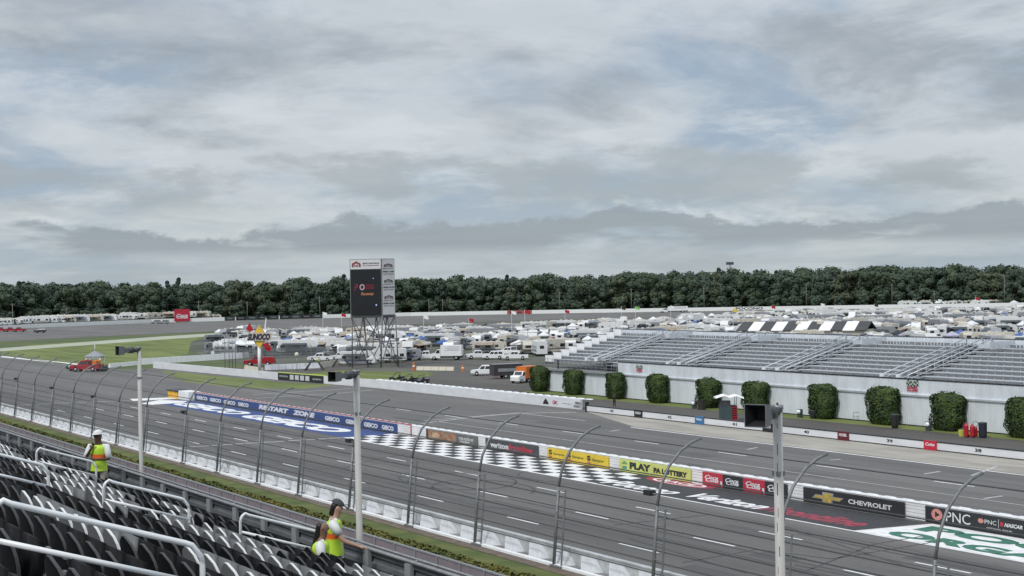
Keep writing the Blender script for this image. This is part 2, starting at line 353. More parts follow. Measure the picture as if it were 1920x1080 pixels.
# ================================================================ WALLS
def wall_run(b,pts,th,z0,z1,side=1):
    for i in range(len(pts)-1):
        a=Vector((pts[i][0],pts[i][1],0)); c=Vector((pts[i+1][0],pts[i+1][1],0)); d=(c-a).normalized(); n=Vector((-d.y,d.x,0))*th*side
        q=[a,c,c+n,a+n]; b.hexa([(p.x,p.y,z0) for p in q],[(p.x,p.y,z1) for p in q])
def bumps(b,pts,step,l,dp,z0,z1,off=0.):
    for i in range(len(pts)-1):
        a=Vector((pts[i][0],pts[i][1],0)); c=Vector((pts[i+1][0],pts[i+1][1],0)); L=(c-a).length; d=(c-a)/L; n=Vector((-d.y,d.x,0))
        k=0.
        while k+l<L:
            p=a+d*k+n*off; q=[p,p+d*l,p+d*l+n*dp,p+n*dp]; t=[p+d*l*.12,p+d*l*.88,p+d*l*.88+n*dp,p+d*l*.12+n*dp]
            b.hexa([(v.x,v.y,z0) for v in q],[(v.x,v.y,z1) for v in t]); k+=step
def scallop(b,p0,p1,step,dp,z0,h):
    a=Vector((*p0,0)); c=Vector((*p1,0)); L=(c-a).length; d=(c-a)/L; n=Vector((-d.y,d.x,0))*dp; k=0.; pr=[]
    while k<L: pr+=[(k,0),(k+step*.12,h),(k+step*.62,h),(k+step*.74,0)]; k+=step
    vs=[]
    for s_,z in pr: p=a+d*s_; vs+=[(p.x,p.y,z0-.02),(p.x,p.y,z0+.004+z),(p.x+n.x,p.y+n.y,z0+.004+z),(p.x+n.x,p.y+n.y,z0-.02)]
    N=len(pr); b.add(vs,[(4*i+j,4*i+(j+1)%4,4*i+4+(j+1)%4,4*i+4+j) for i in range(N-1) for j in range(4)])
t=thing('safety_barrier','long white inner retaining wall with stacked horizontal tubes and scalloped top, carrying the advertising banners','barrier',(74.9,100,0),world=True)
b=MB()
for k in range(5): b.box(74.75,74.95,-20,208.5,.03+k*.235,.03+k*.235+.21)
b.build('wall_tube',WHITE,t); b=MB(); b.box(74.86,75.35,-20,208.4,0,1.17); b.box(74.70,75.3,-20,208.5,1.17,1.21); b.build('wall_core',WHITE,t)
b=MB(); scallop(b,(75.25,-20),(75.25,208),1.6,.5,1.205,.055); b.build('top_cap',WHITE,t)
b=MB(); b.box(74.70,74.86,136.9,204.9,1.215,1.30); b.box(74.68,74.74,136.9,137.05,.02,1.215); b.build('red_trim',RED,t)
t=thing('outer_barrier','long white outer track wall with angled foam blocks between its rails, under the catch fence','barrier',(46.7,100,0),world=True)
b=MB(); b.box(46.45,46.75,-30,430,0,.14); b.build('kerb',WHITE,t); b=MB(); b.box(47.35,47.6,-30,430,0,.98); b.box(47.3,47.62,-30,430,.98,1.06); b.build('tube_wall',mat('barrier_grey_white',(.52,.54,.55),.6,.22,.9),t)
b=MB(); k=24.; b.hexa([(46.85,.3,.10),(47.35,.0,.10),(47.35,1.75,.10),(46.85,1.5,.10)],[(47.22,.85,.76),(47.34,.75,.86),(47.34,2.1,.86),(47.22,1.95,.76)]); pm=b.mesh('foam_block',mat('foam_block_white',(.56,.58,.61),.7,.15,1))
while k<290: o=bpy.data.objects.new('foam_block',pm); COL.objects.link(o); o.parent=t; o.location=(-46.7,k-100,0); k+=2.7
b=MB(); b.box(46.75,47.35,-30,430,.02,.10); b.build('drain_bed',mat('barrier_bed_grey',(.22,.225,.23),.8,.2,1),t)  # darker grey floor strip between kerb and tube wall
# angled white wall
AW=[(99.7,298),(103.1,239.4),(106.3,207.5),(107.3,150.5)]
t=thing('concrete_wall','long plain white concrete wall angling from the infield grass down to the pit wall','wall',(104,220,0),world=True)
b=MB(); wall_run(b,AW,.35,0,1.32,1); b.build('wall',WHITE2,t)
b=MB(); scallop(b,(AW[2][0]+.5,AW[2][1]),(AW[3][0]+.5,AW[3][1]),1.9,.6,1.32,.07); b.build('top_cap',WHITE,t)
b=MB(); p=atx(683,728,106.4); b.box(106.15,106.3,p.y-.4,p.y+.4,0,1.34); b.build('red_post',RED,t)
def wp(px,py,z=.7):   # point on the angled wall's track face at image column px
    best=None
    for i in range(len(AW)-1):
        for k in range(201):
            q=Vector((AW[i][0]+(AW[i+1][0]-AW[i][0])*k/200,AW[i][1]+(AW[i+1][1]-AW[i][1])*k/200,z)); e=abs(proj(q)[0]-px)
            if best is None or e<best[0]: best=(e,q,i)
    return best[1]
t=thing('wall_banner','black sponsor banner with white number boxes on the angled white wall','banner',tuple(wp(565,718,0)),world=True)
a=wp(522,718,0); c=wp(607,718,0); d=(c-a).normalized(); n=Vector((d.y,-d.x,0)); n=-n if n.dot(CF)>0 else n
b=MB(); q=[a+n*.03,c+n*.03,c+n*.1,a+n*.1]; b.hexa([(v.x,v.y,.05) for v in q],[(v.x,v.y,1.25) for v in q]); b.build('panel',BLACK,t)
b=MB(); L=(c-a).length; z=Vector((0,0,1)); o=a+n*.11
for k in range(4):
    p0=o+d*(L*(.275+k*.115)); b.quad(p0+z*.25,p0+d*L*.085+z*.25,p0+d*L*.085+z*1.1,p0+z*1.1)
text_mb(b,'POCONO',o+d*L*.04+z*.6,d*L*.19,z*.3,.02); text_mb(b,'RACEWAY',o+d*L*.78+z*.5,d*L*.19,z*.3,.02); b.build('lettering',mat('banner_white',(.55,.57,.6),.6),t)
b=MB(); q=[a+n*.1,c+n*.1,c-n*.3,a-n*.3]; b.hexa([(v.x,v.y,1.33) for v in q],[(v.x,v.y,1.42) for v in q]); b.build('edge_trim',mat('lime_trim',(.55,.68,.1),.5),t)
# sponsor marks at the wall's near end
def wall_text(t,strs,m):
    b=MB()
    for s,px0,px1,z0,z1 in strs:
        a=wp(px0,765,0); c=wp(px1,765,0); d=(c-a); n=Vector((d.y,-d.x,0)).normalized(); n=-n if n.dot(CF)>0 else n
        text_mb(b,s,a+n*.02+Vector((0,0,z0)),d,(0,0,z1-z0),.03)
    return b.build('lettering',m,t)
root=thing('wall_sign','small sponsor signs lettered on the low end of the angled white wall','sign',tuple(wp(1055,765,0)),world=True)
wall_text(root,[('HIGH',1078,1090,.62,.98),('POINT',1077,1091,.18,.5)],BLACK); wall_text(root,[('CMC',1036,1046,.35,.85)],RED); wall_text(root,[('Mohegan',1056,1071,.5,.65)],GREY)
b=MB(); a=wp(1018,765,0); c=wp(1030,765,0); d=c-a; n=Vector((d.y,-d.x,0)).normalized(); n=-n if n.dot(CF)>0 else n; o=a+n*.02; z=Vector((0,0,1)); b.poly([o+z*.25,o+d+z*.25,o+d*.85+z*.6,o+d*.5+z*1.05,o+d*.15+z*.6]); b.build('mountain_emblem',BLACK,root)
# end block and crash barrels at the tip of the inner wall
t=thing('crash_cushion','yellow crash barrels with a dark lid in front of the white wall end','crash barrel',(75,213,0),world=True)
b=MB()
for k in range(4):
    for j in range(2): b.lathe((74.3+j*1.1,210.2+k*1.15,0),[(.50,0),(.53,.1),(.53,.95),(.5,1.05)],12)
b.build('barrel',mat('barrel_yellow',(.75,.42,.02),.5,.1,2),t); b=MB(); b.box(73.7,76.0,209.5,214.3,1.06,1.2); b.build('lid',BLACK,t)
b=MB(); b.box(73.9,75.8,204.9,209.3,0,1.25)
o=tag(b.build('concrete_block',WHITE),'blocky white concrete end of the inner wall beside the yellow barrels','barrier')
# ---------------------------------------------------------------- banners on the inner wall
XB=74.60
def banner(px0,px1,pym,m,label,parts,trim=None):
    s0=atx(px0,pym,XB).y; s1=atx(px1,pym,XB).y; t=thing('advertising_banner',label,'banner',(XB,(s0+s1)/2,.08),group='sponsor banners on the inner wall',world=True)
    b=MB(); b.box(XB,XB+.09,s1,s0,.06,1.10); b.build('panel',m,t); L=s0-s1
    for ip,(kind,st,u0,u1,v0,v1,mm,sh,bo) in enumerate(parts):
        b=MB(); o=Vector((XB-.006-.003*ip,s0-L*u0,.06+1.04*v0)); uv=Vector((0,-L*(u1-u0),0)); vv=Vector((0,0,1.04*(v1-v0)))
        if kind=='t': text_mb(b,st,o,uv,vv,bo,sh); b.build('lettering',mm,t)
        elif kind=='b': b.quad(o,o+uv,o+uv+vv,o+vv); b.build('colour_patch',mm,t)
        elif kind=='p': b.poly([o+uv*x+vv*y for x,y in st]); b.build('emblem',mm,t)
        elif kind=='e': b.poly([o+uv*(.5+.5*math.cos(i*math.pi/10))+vv*(.5+.5*math.sin(i*math.pi/10)) for i in range(20)]); o2=b.build('emblem',mm,t)
    return t
BT=mat('banner_text_white',(.72,.74,.76),.5); BK=mat('banner_text_black',(.015,.016,.018),.5); BR=mat('banner_red',(.50,.02,.05),.5,.08,2); GOLD=mat('banner_gold',(.50,.36,.08),.4,.25,3); BDK=mat('banner_black',(.014,.014,.017),.45,.2,1); BGY=mat('banner_charcoal',(.05,.05,.055),.5,.1,1)
g=lambda u0,u1:('t','GEICO',u0,u1,.22,.72,BT,0.,.06)
banner(365,743,775,BLUE,'long blue banner reading restart zone, with a short white name repeated at both ends',[g(.015+.0,.085),g(.10,.17),g(.185,.255),g(.27,.33)]+[('t','RESTART',.385,.54,.24,.84,BT,.2,.07),('t','ZONE',.56,.665,.24,.84,BT,.2,.07)]+[g(.71,.775),g(.80,.86),g(.875,.93),g(.945,.99)])
FOOD=mat('food_print',(.30,.09,.035),.6,col2=(.30,.25,.16),scale=2.6)
banner(799,894,808,mat('banner_grey',(.12,.125,.115),.6,.3,1),'grey banner printed with a brown and orange food picture',[('b','',.02,.60,.05,.95,FOOD,0,0),('b','',.0,.04,.0,1.,mat('food_dark',(.05,.012,.012),.6),0,0),('p',[(0,.2),(.3,0),(.9,.1),(1,.7),(.6,1),(.1,.8)],.12,.28,.25,.8,mat('food_cream',(.5,.35,.22),.6,.3,6),0,0),('t','DELICIOUS',.66,.93,.45,.7,BT,0,.02),('t','FRESH',.68,.85,.18,.38,BT,0,.02)])
banner(910,1008,825,BGY,'charcoal banner with white and red company lettering, just left of the yellow banner',[('t','verizon',.10,.45,.22,.72,BT,0.,.03),('t','frontline',.455,.90,.22,.78,BR,0.,.03)])
P3=[]
for u in (.03,.35,.67): P3+=[('t','S',u,u+.055,.42,.85,BDK,0,.05),('b','',u+.003,u+.052,.18,.33,mat('banner_orange',(.6,.15,.03),.5),0,0),('t','Sampus',u+.075,u+.26,.40,.66,mat('banner_olive',(.16,.16,.015),.5),0,.03)]
banner(1026,1140,850,YEL,'yellow banner repeating a small black logo and name three times',P3)
banner(1161,1294,865,LIME,'pale lime banner reading play pa lottery in bold black',[('b','',.05,.11,.2,.45,mat('banner_teal',(.05,.3,.25),.5),0,0),('b','',.04,.12,.62,.72,mat('banner_teal2',(.1,.3,.12),.5),0,0),('b','',.06,.10,.75,.85,mat('banner_teal2',(.1,.3,.12),.5),0,0),('t','PLAY',.155,.46,.28,.86,BK,0,.07),('t','PA LOTTERY',.50,.96,.28,.72,BK,0,.07)])
coke=lambda m2:[('t','Coca',.12,.78,.48,.80,m2,.45,.03),('t','Cola',.16,.80,.28,.58,m2,.45,.03)]
btl=[('b','',.88,.97,.05,.45,BT,0,0),('b','',.84,.93,.05,.22,BDK,0,0)]
banner(1317,1355,892,BR,'red soft drink banner next to the pale lime banner',coke(BT)+btl)
banner(1355,1393,897,BDK,'black soft drink banner between two red ones',coke(BT))
banner(1393,1434,903,BR,'red soft drink banner flanked by black ones on both sides',coke(BT)+btl)
banner(1434,1475,908,BDK,'black soft drink banner partly behind the light pole',coke(BT))
banner(1506,1695,922,BDK,'long black banner with a gold cross emblem and white car maker lettering',[('p',[(.0,.33),(.12,.70),(.34,.70),(.34,1.),(.68,1.),(.68,.70),(1.,.70),(.88,.33),(.66,.33),(.66,0),(.32,0),(.32,.33)],.09,.42,.10,.86,CHROME,0,0),('p',[(.06,.39),(.15,.64),(.38,.64),(.38,.92),(.64,.92),(.64,.64),(.93,.64),(.85,.39),(.62,.39),(.62,.08),(.36,.08),(.36,.39)],.09,.42,.10,.86,GOLD,0,0),('t','CHEVROLET',.465,.885,.34,.66,BT,0,.03)])
PK=mat('banner_pink',(.62,.25,.22),.5,.1,3)
P4=[('e','',.035,.095,.18,.92,PK,0,0),('p',[(0,0),(1,.5),(0,1)],.055,.083,.36,.74,BDK,0,0),('t','PNC',.115,.245,.22,.85,BT,0,.0),('e','',.285,.315,.45,.75,PK,0,0),('t','PNC',.32,.38,.46,.72,BT,0,0),('b','',.39,.392,.35,.85,BT,0,0),('b','',.40,.415,.46,.72,BR,0,0),('t','NASCAR',.42,.51,.46,.70,BT,.3,.04),('t','OFFICIAL BANK',.33,.46,.2,.28,BT,0,0),('e','',.555,.615,.18,.92,PK,0,0),('p',[(0,0),(1,.5),(0,1)],.575,.603,.36,.74,BDK,0,0),('t','PNC',.64,.77,.22,.85,BT,0,0)]
banner(1735,2120,975,BDK,'very dark banner at the right edge with round pink emblems and white bank lettering',P4)
# ---------------------------------------------------------------- pit wall
t=thing('pit_wall','low white pit wall edged in black with pit box numbers, along the concrete pit lane','wall',(106.1,90,0),world=True)
b=MB(); b.box(106.02,106.3,-20,147.3,0,.78); b.build('wall',WHITE2,t)
b=MB(); b.box(105.98,106.34,-20,147.5,.78,.87); b.box(105.99,106.02,-20,147.3,.0,.10); b.box(105.95,106.35,147.3,147.6,0,1.25); b.build('edge_stripe',BLACK,t)
b=MB()
for n,s in (('38',86.),('39',96.6),('40',108.),('41',119.2),('42',130.6),('43',142.),('37',75.4)): text_mb(b,n,(106.012,s+.38,.3),(0,-.76,0),(0,0,.32),.04)
b.build('number',BK,t)
def pitboard(s,m,txt,lab):
    t=thing('pit_sign',lab,'sign',(105.9,s,.02),group='small sponsor boards on the pit wall',world=True)
    b=MB(); b.box(105.88,105.975,s-.75,s+.75,.02,.92); b.build('board',m,t); b=MB(); text_mb(b,txt,(105.874,s+.55,.42),(0,-1.1,0),(0,0,.3),.03,.2); b.build('lettering',BT,t)
pitboard(136.5,BDK,'MOHEGAN','black sponsor board on the pit wall between box numbers 43 and 42')
pitboard(125.1,mat('board_blue',(.04,.16,.34),.5),'Valley','blue sponsor board on the pit wall')
pitboard(113.8,BDK,'SLOTS','black sponsor board on the pit wall half behind the light pole')
pitboard(102.7,mat('board_dark_red',(.12,.01,.02),.5),'MOBIL','dark red and black sponsor board on the pit wall')
pitboard(91.5,BR,'Coke','bright red sponsor board on the pit wall')
# ---------------------------------------------------------------- catch fence
t=thing('catch_fence','tall catch fence of curved steel posts and cables along the near track edge','fence',(46.6,120,0),world=True)
ARC=[(46.5,0),(46.72,2.4),(46.95,4.6),(47.2,5.6),(47.75,6.6),(48.6,7.4),(49.4,7.8),(50.05,7.97)]
FST=mat('fence_steel',(.17,.18,.185),.5,.25,3,metal=.2)
POSTS=[222.5,213.4,204.9,196.3,187.4,178.4,169.3,160.9,152,143,134,125.5-3,116.9-4.4,104.3,95.1,86,77.1,68.2,59.2,50,41,32,24]
POSTS=[222.8,213.5,205.2,196.4,187.5,178.4,169.5,160.8,151.8,142.6,131.0,122.0,112.7,104.3,95.1,86.0,77.1,68.2,59.0,49.6,40.4,31.4]
for s in POSTS:
    b=MB(); b.tube([(x,s,z) for x,z in ARC[:3]],.10,6); b.tube([(x,s,z) for x,z in ARC[2:]],.078,6)
    b.tube([(46.5,s-.75,0),(46.9,s-.75,4.5)],.055,5)
    for z in (.9,1.8,2.7,3.6,4.4): b.tube([(46.5+z*.09,s,z),(46.5+z*.09,s-.75,z)],.035,4)
    b.box(46.3,46.75,s-.9,s+.15,0,.12); b.build('fence_post',FST,t)
b=MB(); HS=[.9+.62*k for k in range(6)]
pth=[(46.6,1.05),(46.66,1.65),(46.72,2.25),(46.78,2.85),(46.84,3.45),(46.9,4.05),(47.0,4.65),(47.5,6.1),(49.,7.6)]
for x,z in pth:
    b.tube([(x+.05,24,z),(x+.05,430,z)],.033,4)
b.build('cable',mat('cable_steel',(.05,.052,.055),.5,.2,3),t)
# wire mesh, a thin see-through weave
m=bpy.data.materials.new('wire_mesh'); m.use_nodes=True; nt=m.node_tree; bs=nt.nodes['Principled BSDF']; bs.inputs['Base Color'].default_value=(.10,.105,.11,1); bs.inputs['Roughness'].default_value=.6; bs.inputs['Alpha'].default_value=.10
b=MB()
for i in range(len(ARC)-1): b.quad((ARC[i][0]-.02,24,max(1.,ARC[i][1])),(ARC[i][0]-.02,430,max(1.,ARC[i][1])),(ARC[i+1][0]-.02,430,ARC[i+1][1]),(ARC[i+1][0]-.02,24,ARC[i+1][1]))
b.build('wire_mesh',m,t)
# small camera boxes bracketed to the posts
for k,(s,zz) in enumerate(((196.4,4.9),(178.4,4.6),(160.8,4.5),(131.0,4.7),(95.1,4.9),(59.,5.1))):
    o=thing('track_camera',['black camera box on the leftmost instrumented fence post','black camera box on the fence post left of the red truck','black camera box beside the left light pole','black camera box in front of the blue restart banner','black camera box on the fence post before the checkered paint','black camera box behind the right light pole'][k],'camera',(46.9,s,zz),world=True,group='cameras on the catch fence')
    b=MB(); b.box(46.75,47.15,s+.35,s+.95,zz,zz+.28); b.build('housing',BLACK,o); b=MB(); b.tube([(46.95,s,zz+.1),(46.95,s+.4,zz+.12)],.04,5); b.build('bracket',FST,o)
# far wall, with the turn beyond
FW=[(46,545),(90,614),(140,665),(175,697),(242,724),(310,714.5),(380,694.5),(450,645),(530,569),(640,461),(770,333),(900,190)]
t=thing('boundary_wall','long white wall round the far side of the track in front of the woods','wall',(380,694,0),world=True)
b=MB(); wall_run(b,FW,.4,0,2.0,1); b.build('wall',WHITE,t)
b=MB(); wall_run(b,[(q[0]*1.0006,q[1]*1.0006) for q in FW[2:5]],48,-.05,1.75,1); struct('grass_bank',b,GRASS)
def fwp(px):
    best=None
    for i in range(len(FW)-1):
        for k in range(101):
            q=Vector((FW[i][0]+(FW[i+1][0]-FW[i][0])*k/100,FW[i][1]+(FW[i+1][1]-FW[i][1])*k/100,1.)); P=proj(q)
            if P[2]<10: continue
            e=abs(P[0]-px)
            if best is None or e<best[0]: best=(e,q)
    return best[1]
def far_panel(px0,px1,z0,z1,m,name,label,cat,txt=None,tm=None,back=0.,n=1,tv=(.2,.8),shear=0.):
    a=fwp(px0); c=fwp(px1); a.z=c.z=0; d=c-a; L=d.length; d/=L; nn=Vector((d.y,-d.x,0)); nn=-nn if nn.dot(CF)>0 else nn
    a+=nn*(.12-back); t=thing(name,label,cat,tuple(a),world=True); b=MB(); q=[a,a+d*L,a+d*L-nn*.1,a-nn*.1]; b.hexa([(v.x,v.y,z0) for v in q],[(v.x,v.y,z1) for v in q]); b.build('panel',m,t)
    if back:
        b=MB(); 
        for u in (.15,.85): p=a+d*L*u-nn*.3; b.tube([(p.x,p.y,0),(p.x,p.y,z1-.3)],.15,6)
        b.build('post',GREY,t)
    if txt:
        b=MB(); 
        for s,u0,u1,v0,v1 in txt: text_mb(b,s,a+nn*.03+d*L*u0+Vector((0,0,z0+(z1-z0)*v0)),d*L*(u1-u0),(0,0,(z1-z0)*(v1-v0)),.03,shear)
        b.build('lettering',tm or BT,t)
    return t
far_panel(327,356,.5,6.8,BR,'billboard','red billboard with white script standing at the far wall','billboard',[('Coca',.12,.85,.34,.62),('Cola',.14,.86,.22,.46)],BT,back=-.5,shear=.4)
for k in range(9):
    far_panel(421+k*20.6,421+k*20.6+20,.1,2.3,BDK if k%2 else mat('panel_green_black',(.03,.045,.04),.5),'barrier_panel','dark panels in a row along the far wall, left of the scoreboard','panel',[(('SPEED','TRACK','TIRES')[k%3],.2,.8,.35,.7)],GREY)['group']='dark panels on the far wall'
far_panel(950,998,.1,2.0,mat('panel_pink_red',(.40,.10,.10),.5),'wall_banner','red banner on the far wall in the middle distance','banner',[('AAA',.1,.3,.2,.8),('AAA',.4,.6,.2,.8),('AAA',.7,.9,.2,.8)],BDK)
far_panel(1378,1432,.25,1.9,WHITE,'track_name_sign','white wall section with black track name lettering, far right','sign',[('POCONO',.03,.97,.1,.95)],BDK)
# ================================================================ NEAR GRANDSTAND
def tread(d): return CAMH-1.72-.335*d
ROWP=.78; ROWS=[.90+ROWP*k for k in range(11)]    # distance of each row of seat backs
t=thing('grandstand','stepped concrete terrace of the near grandstand carrying rows of black and grey folding seats','grandstand',(5,30,9),world=True)
STEP=mat('terrace_concrete',(.17,.172,.175),.85,.2,1.5); b=MB()
for k,d in enumerate(ROWS):
    z=tread(d); b.box(d-.25,d-.25+ROWP,-12,95,z-.9,z)
b.build('terrace',STEP,t); b=MB()
for k in range(4): b.box(ROWS[0]-.25-(k+1)*ROWP,ROWS[0]-.25-k*ROWP,-12,95,tread(ROWS[0])-.6+.26*(k+1),tread(ROWS[0])+.26*(k+1))
b.build('upper_terrace',STEP,t)
WZ=11.55
b=MB(); b.box(ROWS[-1]+.45,10.15,-12,95,WZ-.3,WZ); b.build('front_walkway',STEP,t)
# seats
SEATB=mat('black_seat_plastic',(.007,.007,.008),.6,.15,4,spec=.12); SEATG=mat('grey_seat_plastic',(.135,.14,.145),.5,.12,4,spec=.3); EDGE=mat('grey_seat_rim_sheen',(.66,.67,.68),.4); EDGB=mat('black_seat_rim_sheen',(.045,.045,.047),.4)  # lighter rim colours have the sheen of the seat edges painted in
def shell():
    b=MB(); b.smooth=True; NU,NV=10,8; W=.235; Z0=.34; Z1=.83; g1=[];
    def pt(u,v,off):
        # outline: straight sides, round top
        z=Z0+(Z1-Z0)*v; hw=W*(1 if v<.30 else math.sqrt(max(0,1-((v-.30)/.702)**2.3))); y=u*hw
        x=.035*(y/W)**2-.03*v+.015*math.sin(v*3.1)+off; return (x,y,z)
    for off in (0,-.022): g1.append([[pt(-1+2*i/NU,j/NV,off) for i in range(NU+1)] for j in range(NV+1)])
    for gi,g in enumerate(g1):
        base=len(b.v); b.v+=[p for row in g for p in row]
        for j in range(NV):
            for i in range(NU):
                q=(base+j*(NU+1)+i,base+j*(NU+1)+i+1,base+(j+1)*(NU+1)+i+1,base+(j+1)*(NU+1)+i)
                b.f.append(q if gi==0 else q[::-1]); b.mi.append(0); b.sm.append(True)
    rim=[g1[0][j][0] for j in range(NV+1)]+[g1[0][NV][i] for i in range(1,NU)]+[g1[0][j][NU] for j in range(NV,-1,-1)]
    r2=[(x-.010,y,z) for x,y,z in rim]
    rb=MB(); rb.tube(r2,.0075,5)
    o_=len(rb.v); rb.v+=[q for x,y,z in r2 for q in ((x-.004,y,z),(x+.020,y*1.01,z+.002))]
    for i in range(len(r2)-1): rb.f.append((o_+2*i,o_+2*i+1,o_+2*i+3,o_+2*i+2)); rb.mi.append(0); rb.sm.append(True)
    return b,rb
def pan():   # folded-up seat pan in front of the back
    b=MB(); b.smooth=True
    prof=[(.10,.40),(.20,.44),(.235,.60),(.215,.74),(.17,.76),(.15,.60),(.10,.46)]
    b.prism([(x,-.205,z) for x,z in prof],(0,.41,0)); return b
def make_seat(kind):
    m,e=(SEATB,EDGB) if kind=='black' else (SEATG,EDGE)
    t=thing('stadium_seat',kind+' folding seat','seat'); sh,rb=shell(); o=sh.build('backrest',m,t,off=(0,0,0)); rb.build('rim',e,o,off=(0,0,0))
    b=MB()
    for z in (.50,.62): b.box(-.085+.04*(z-.5),-.055,-.045,.045,z,z+.022)
    b.build('bracket',GALV,o,off=(0,0,0))
    pan().build('seat_pan',m,t,off=(0,0,0)); b=MB(); b.box(-.02,.10,-.26,-.225,.0,.46); b.box(-.10,.14,-.262,-.223,0,.03); b.build('leg',GALV,t,off=(0,0,0)); return t
PB=make_seat('black'); PG=make_seat('grey'); TB=tree_of(PB); TG=tree_of(PG)
AIS=[0.3,10.25,20.1,30.,40.,50.,60.,70.,90.]
cands=[]
rs=random.Random(11)
for k,d in enumerate(ROWS):
    s=1.0; run=0; col='black'
    while s<80:
        if any(-.75<s-a<.45 for a in AIS): s+=.05; continue
        if run<=0:
            col='grey' if rs.random()<[.2,.12,.15,.5,.3,.5,.5,.45,.55,.5,.2][k] else 'black'; run=rs.randint(2,7)
        run-=1; z=tread(d); P=proj((d,s,z+.7)); P2=proj((d,s,z+.1))
        if P[2]>1 and k>=1 and -70<P[0]<1920+60 and P[1]<1130: cands.append((P[2],k,d,s,z,col))
        s+=.525
cands.sort()
near=cands[:300]; far=cands[300:]
PLC=[(8,'in the row nearest the camera'),(6,'in the upper rows'),(4,'in the middle rows'),(2,'in the lower rows'),(0,'in the bottom rows')]
used={'black':0,'grey':0}
for n,(w_,k,d,s,z,col) in enumerate(near):
    a=0
    while AIS[a+1]<s: a+=1
    sec=['at the bottom left corner','between the first and second metal handrail','between the second and third metal handrail','beyond the third metal handrail','in the far seating block','in the far seating block'][min(a,5)]
    rr='front' if k>=9 else 'lower' if k>=7 else 'middle' if k>=4 else 'upper'
    lab='%s folding stadium seat, %s rows, %s'%(col,rr,sec); grp='%s seats in the %s rows %s'%(col,rr,sec)
    root,tr=(PB,TB) if col=='black' else (PG,TG)
    if used[col]==0: used[col]=1; root.location=(d,s,z); root['label']=lab; root['group']=grp
    else: copy_tree(root,tr,(d,s,z),0,lab,grp)
if far:
    bb={'black':MB(),'grey':MB()}; sh,rb=shell(); pn=pan()
    for w_,k,d,s,z,col in far:
        B=bb[col]
        for src,mi in ((sh,0),(rb,1),(pn,0)):
            B.m=mi; B.smooth=True; B.add([(x+d,y+s,zz+z) for x,y,zz in src.v],src.f)
    for col,B in bb.items():
        if B.v: tag(B.build('stadium_seating',[SEATB if col=='black' else SEATG,EDGB if col=='black' else EDGE]),'distant run of %s seats beyond the individually visible rows'%col,'seating','far seating',kind='stuff')
# handrails in the aisles
RAILM=mat('rail_metal',(.74,.76,.77),.35,.08,3)
def handrail(s,d0,d1,label,low=True,open0=False):
    t=thing('handrail',label,'handrail',(d0,s,tread(d0)-.1),group='aisle handrails of the near grandstand',world=True); b=MB()
    def zr(d): return CAMH-.67-.335*d
    def zl(d): return CAMH-.95-.335*d
    r=.0225; c=.13
    p=[(d0,s,zr(d0)-1.0),(d0,s,zr(d0)-c),(d0+.04,s,zr(d0)-.04),(d0+c,s,zr(d0+c)+0.)]+[(d1-c,s,zr(d1-c)),(d1-.04,s,zr(d1)-.03),(d1,s,zr(d1)-c),(d1,s,zr(d1)-1.0)]
    b.tube([p[0],p[1],(d0+.015,s,zr(d0)-.07),p[2],(d0+.08,s,zr(d0)-.015),p[3]]+[p[4],(d1-.08,s,zr(d1-.08)-.004),p[5],(d1-.01,s,zr(d1)-.07),p[6],p[7]],r,8); b.build('top_rail',RAILM,t)
    b=MB(); b.tube([(d0,s,zl(d0)),(d1,s,zl(d1))],r*.9,8); b.build('mid_rail',RAILM,t)
    b=MB(); 
    for d in (d0,d1): b.box(d-.07,d+.07,s-.05,s+.05,zr(d)-1.0,zr(d)-.96)
    b.build('foot_plate',GALV,t)
handrail(10.25,2.26,3.78,'thick near handrail curving down at both ends across the lower left seats')
handrail(10.25,.5,1.8,'handrail nearest the camera at the lower left, mostly out of frame')
handrail(20.1,3.9,5.2,'handrail running in from the left edge above the long near rail')
handrail(20.1,5.97,7.22,'handrail with rounded ends in the middle of the seats right of the white capped man')
handrail(20.1,8.02,9.7,'lowest handrail leading to the two women by the front fence')
handrail(30,5.5,6.8,'handrail whose bent end shows at the left edge')
handrail(30,7.53,8.76,'handrail in front of the man in the white cap')
handrail(40,7.6,8.8,'far handrail at the left edge of the seats')
# front fence of the stand
t=thing('stand_fence','grey corrugated fence with pale posts and pipe rail below the near seats','fence',(10.,30,WZ),world=True)
FPN=mat('fence_panel_grey',(.115,.125,.135),.55,.25,2,stretch=(1,1,5)); b=MB(); ZT=12.44
zz=[]; k=0
z=WZ-1.2; prof=[]
while z<ZT-.05: prof+=[(10.0,z),(10.0,z+.07),(10.04,z+.09),(10.04,z+.16)]; z+=.18
prof=[p for p in prof if p[1]<ZT-.04]
vs=[];fs=[]
for x,z in prof: vs+=[(x,-12,z),(x,95,z)]
for i in range(len(prof)-1): fs.append((2*i,2*i+1,2*i+3,2*i+2))
b.add(vs,fs); b.build('panel',FPN,t)
s=-11.5; PG_=mat('post_grey',(.25,.265,.275),.5,.1,2); b=MB(); b.box(9.94,10.0,-.09,.09,WZ-.3,ZT-.04); pm=b.mesh('post',PG_,(0,0,WZ))
while s<95: o=bpy.data.objects.new('post',pm); COL.objects.link(o); o.parent=t; o.location=(-10.,s-30,0); s+=1.36
b=MB(); b.tube([(9.96,-12,ZT),(9.96,95,ZT)],.03,6); b.tube([(10.45,-12,12.31),(10.45,95,12.31)],.022,6); b.tube([(10.45,-12,12.08),(10.45,95,12.08)],.022,6); b.build('top_rail',GALV,t)
b=MB(); s=-10.
pm=MB().tube([(0,0,WZ-.8),(0,0,12.31)],.022,5).mesh('rail_post',GALV)
while s<95: o=bpy.data.objects.new('rail_post',pm); COL.objects.link(o); o.parent=t; o.location=(.45,s-30,-WZ); s+=2.4
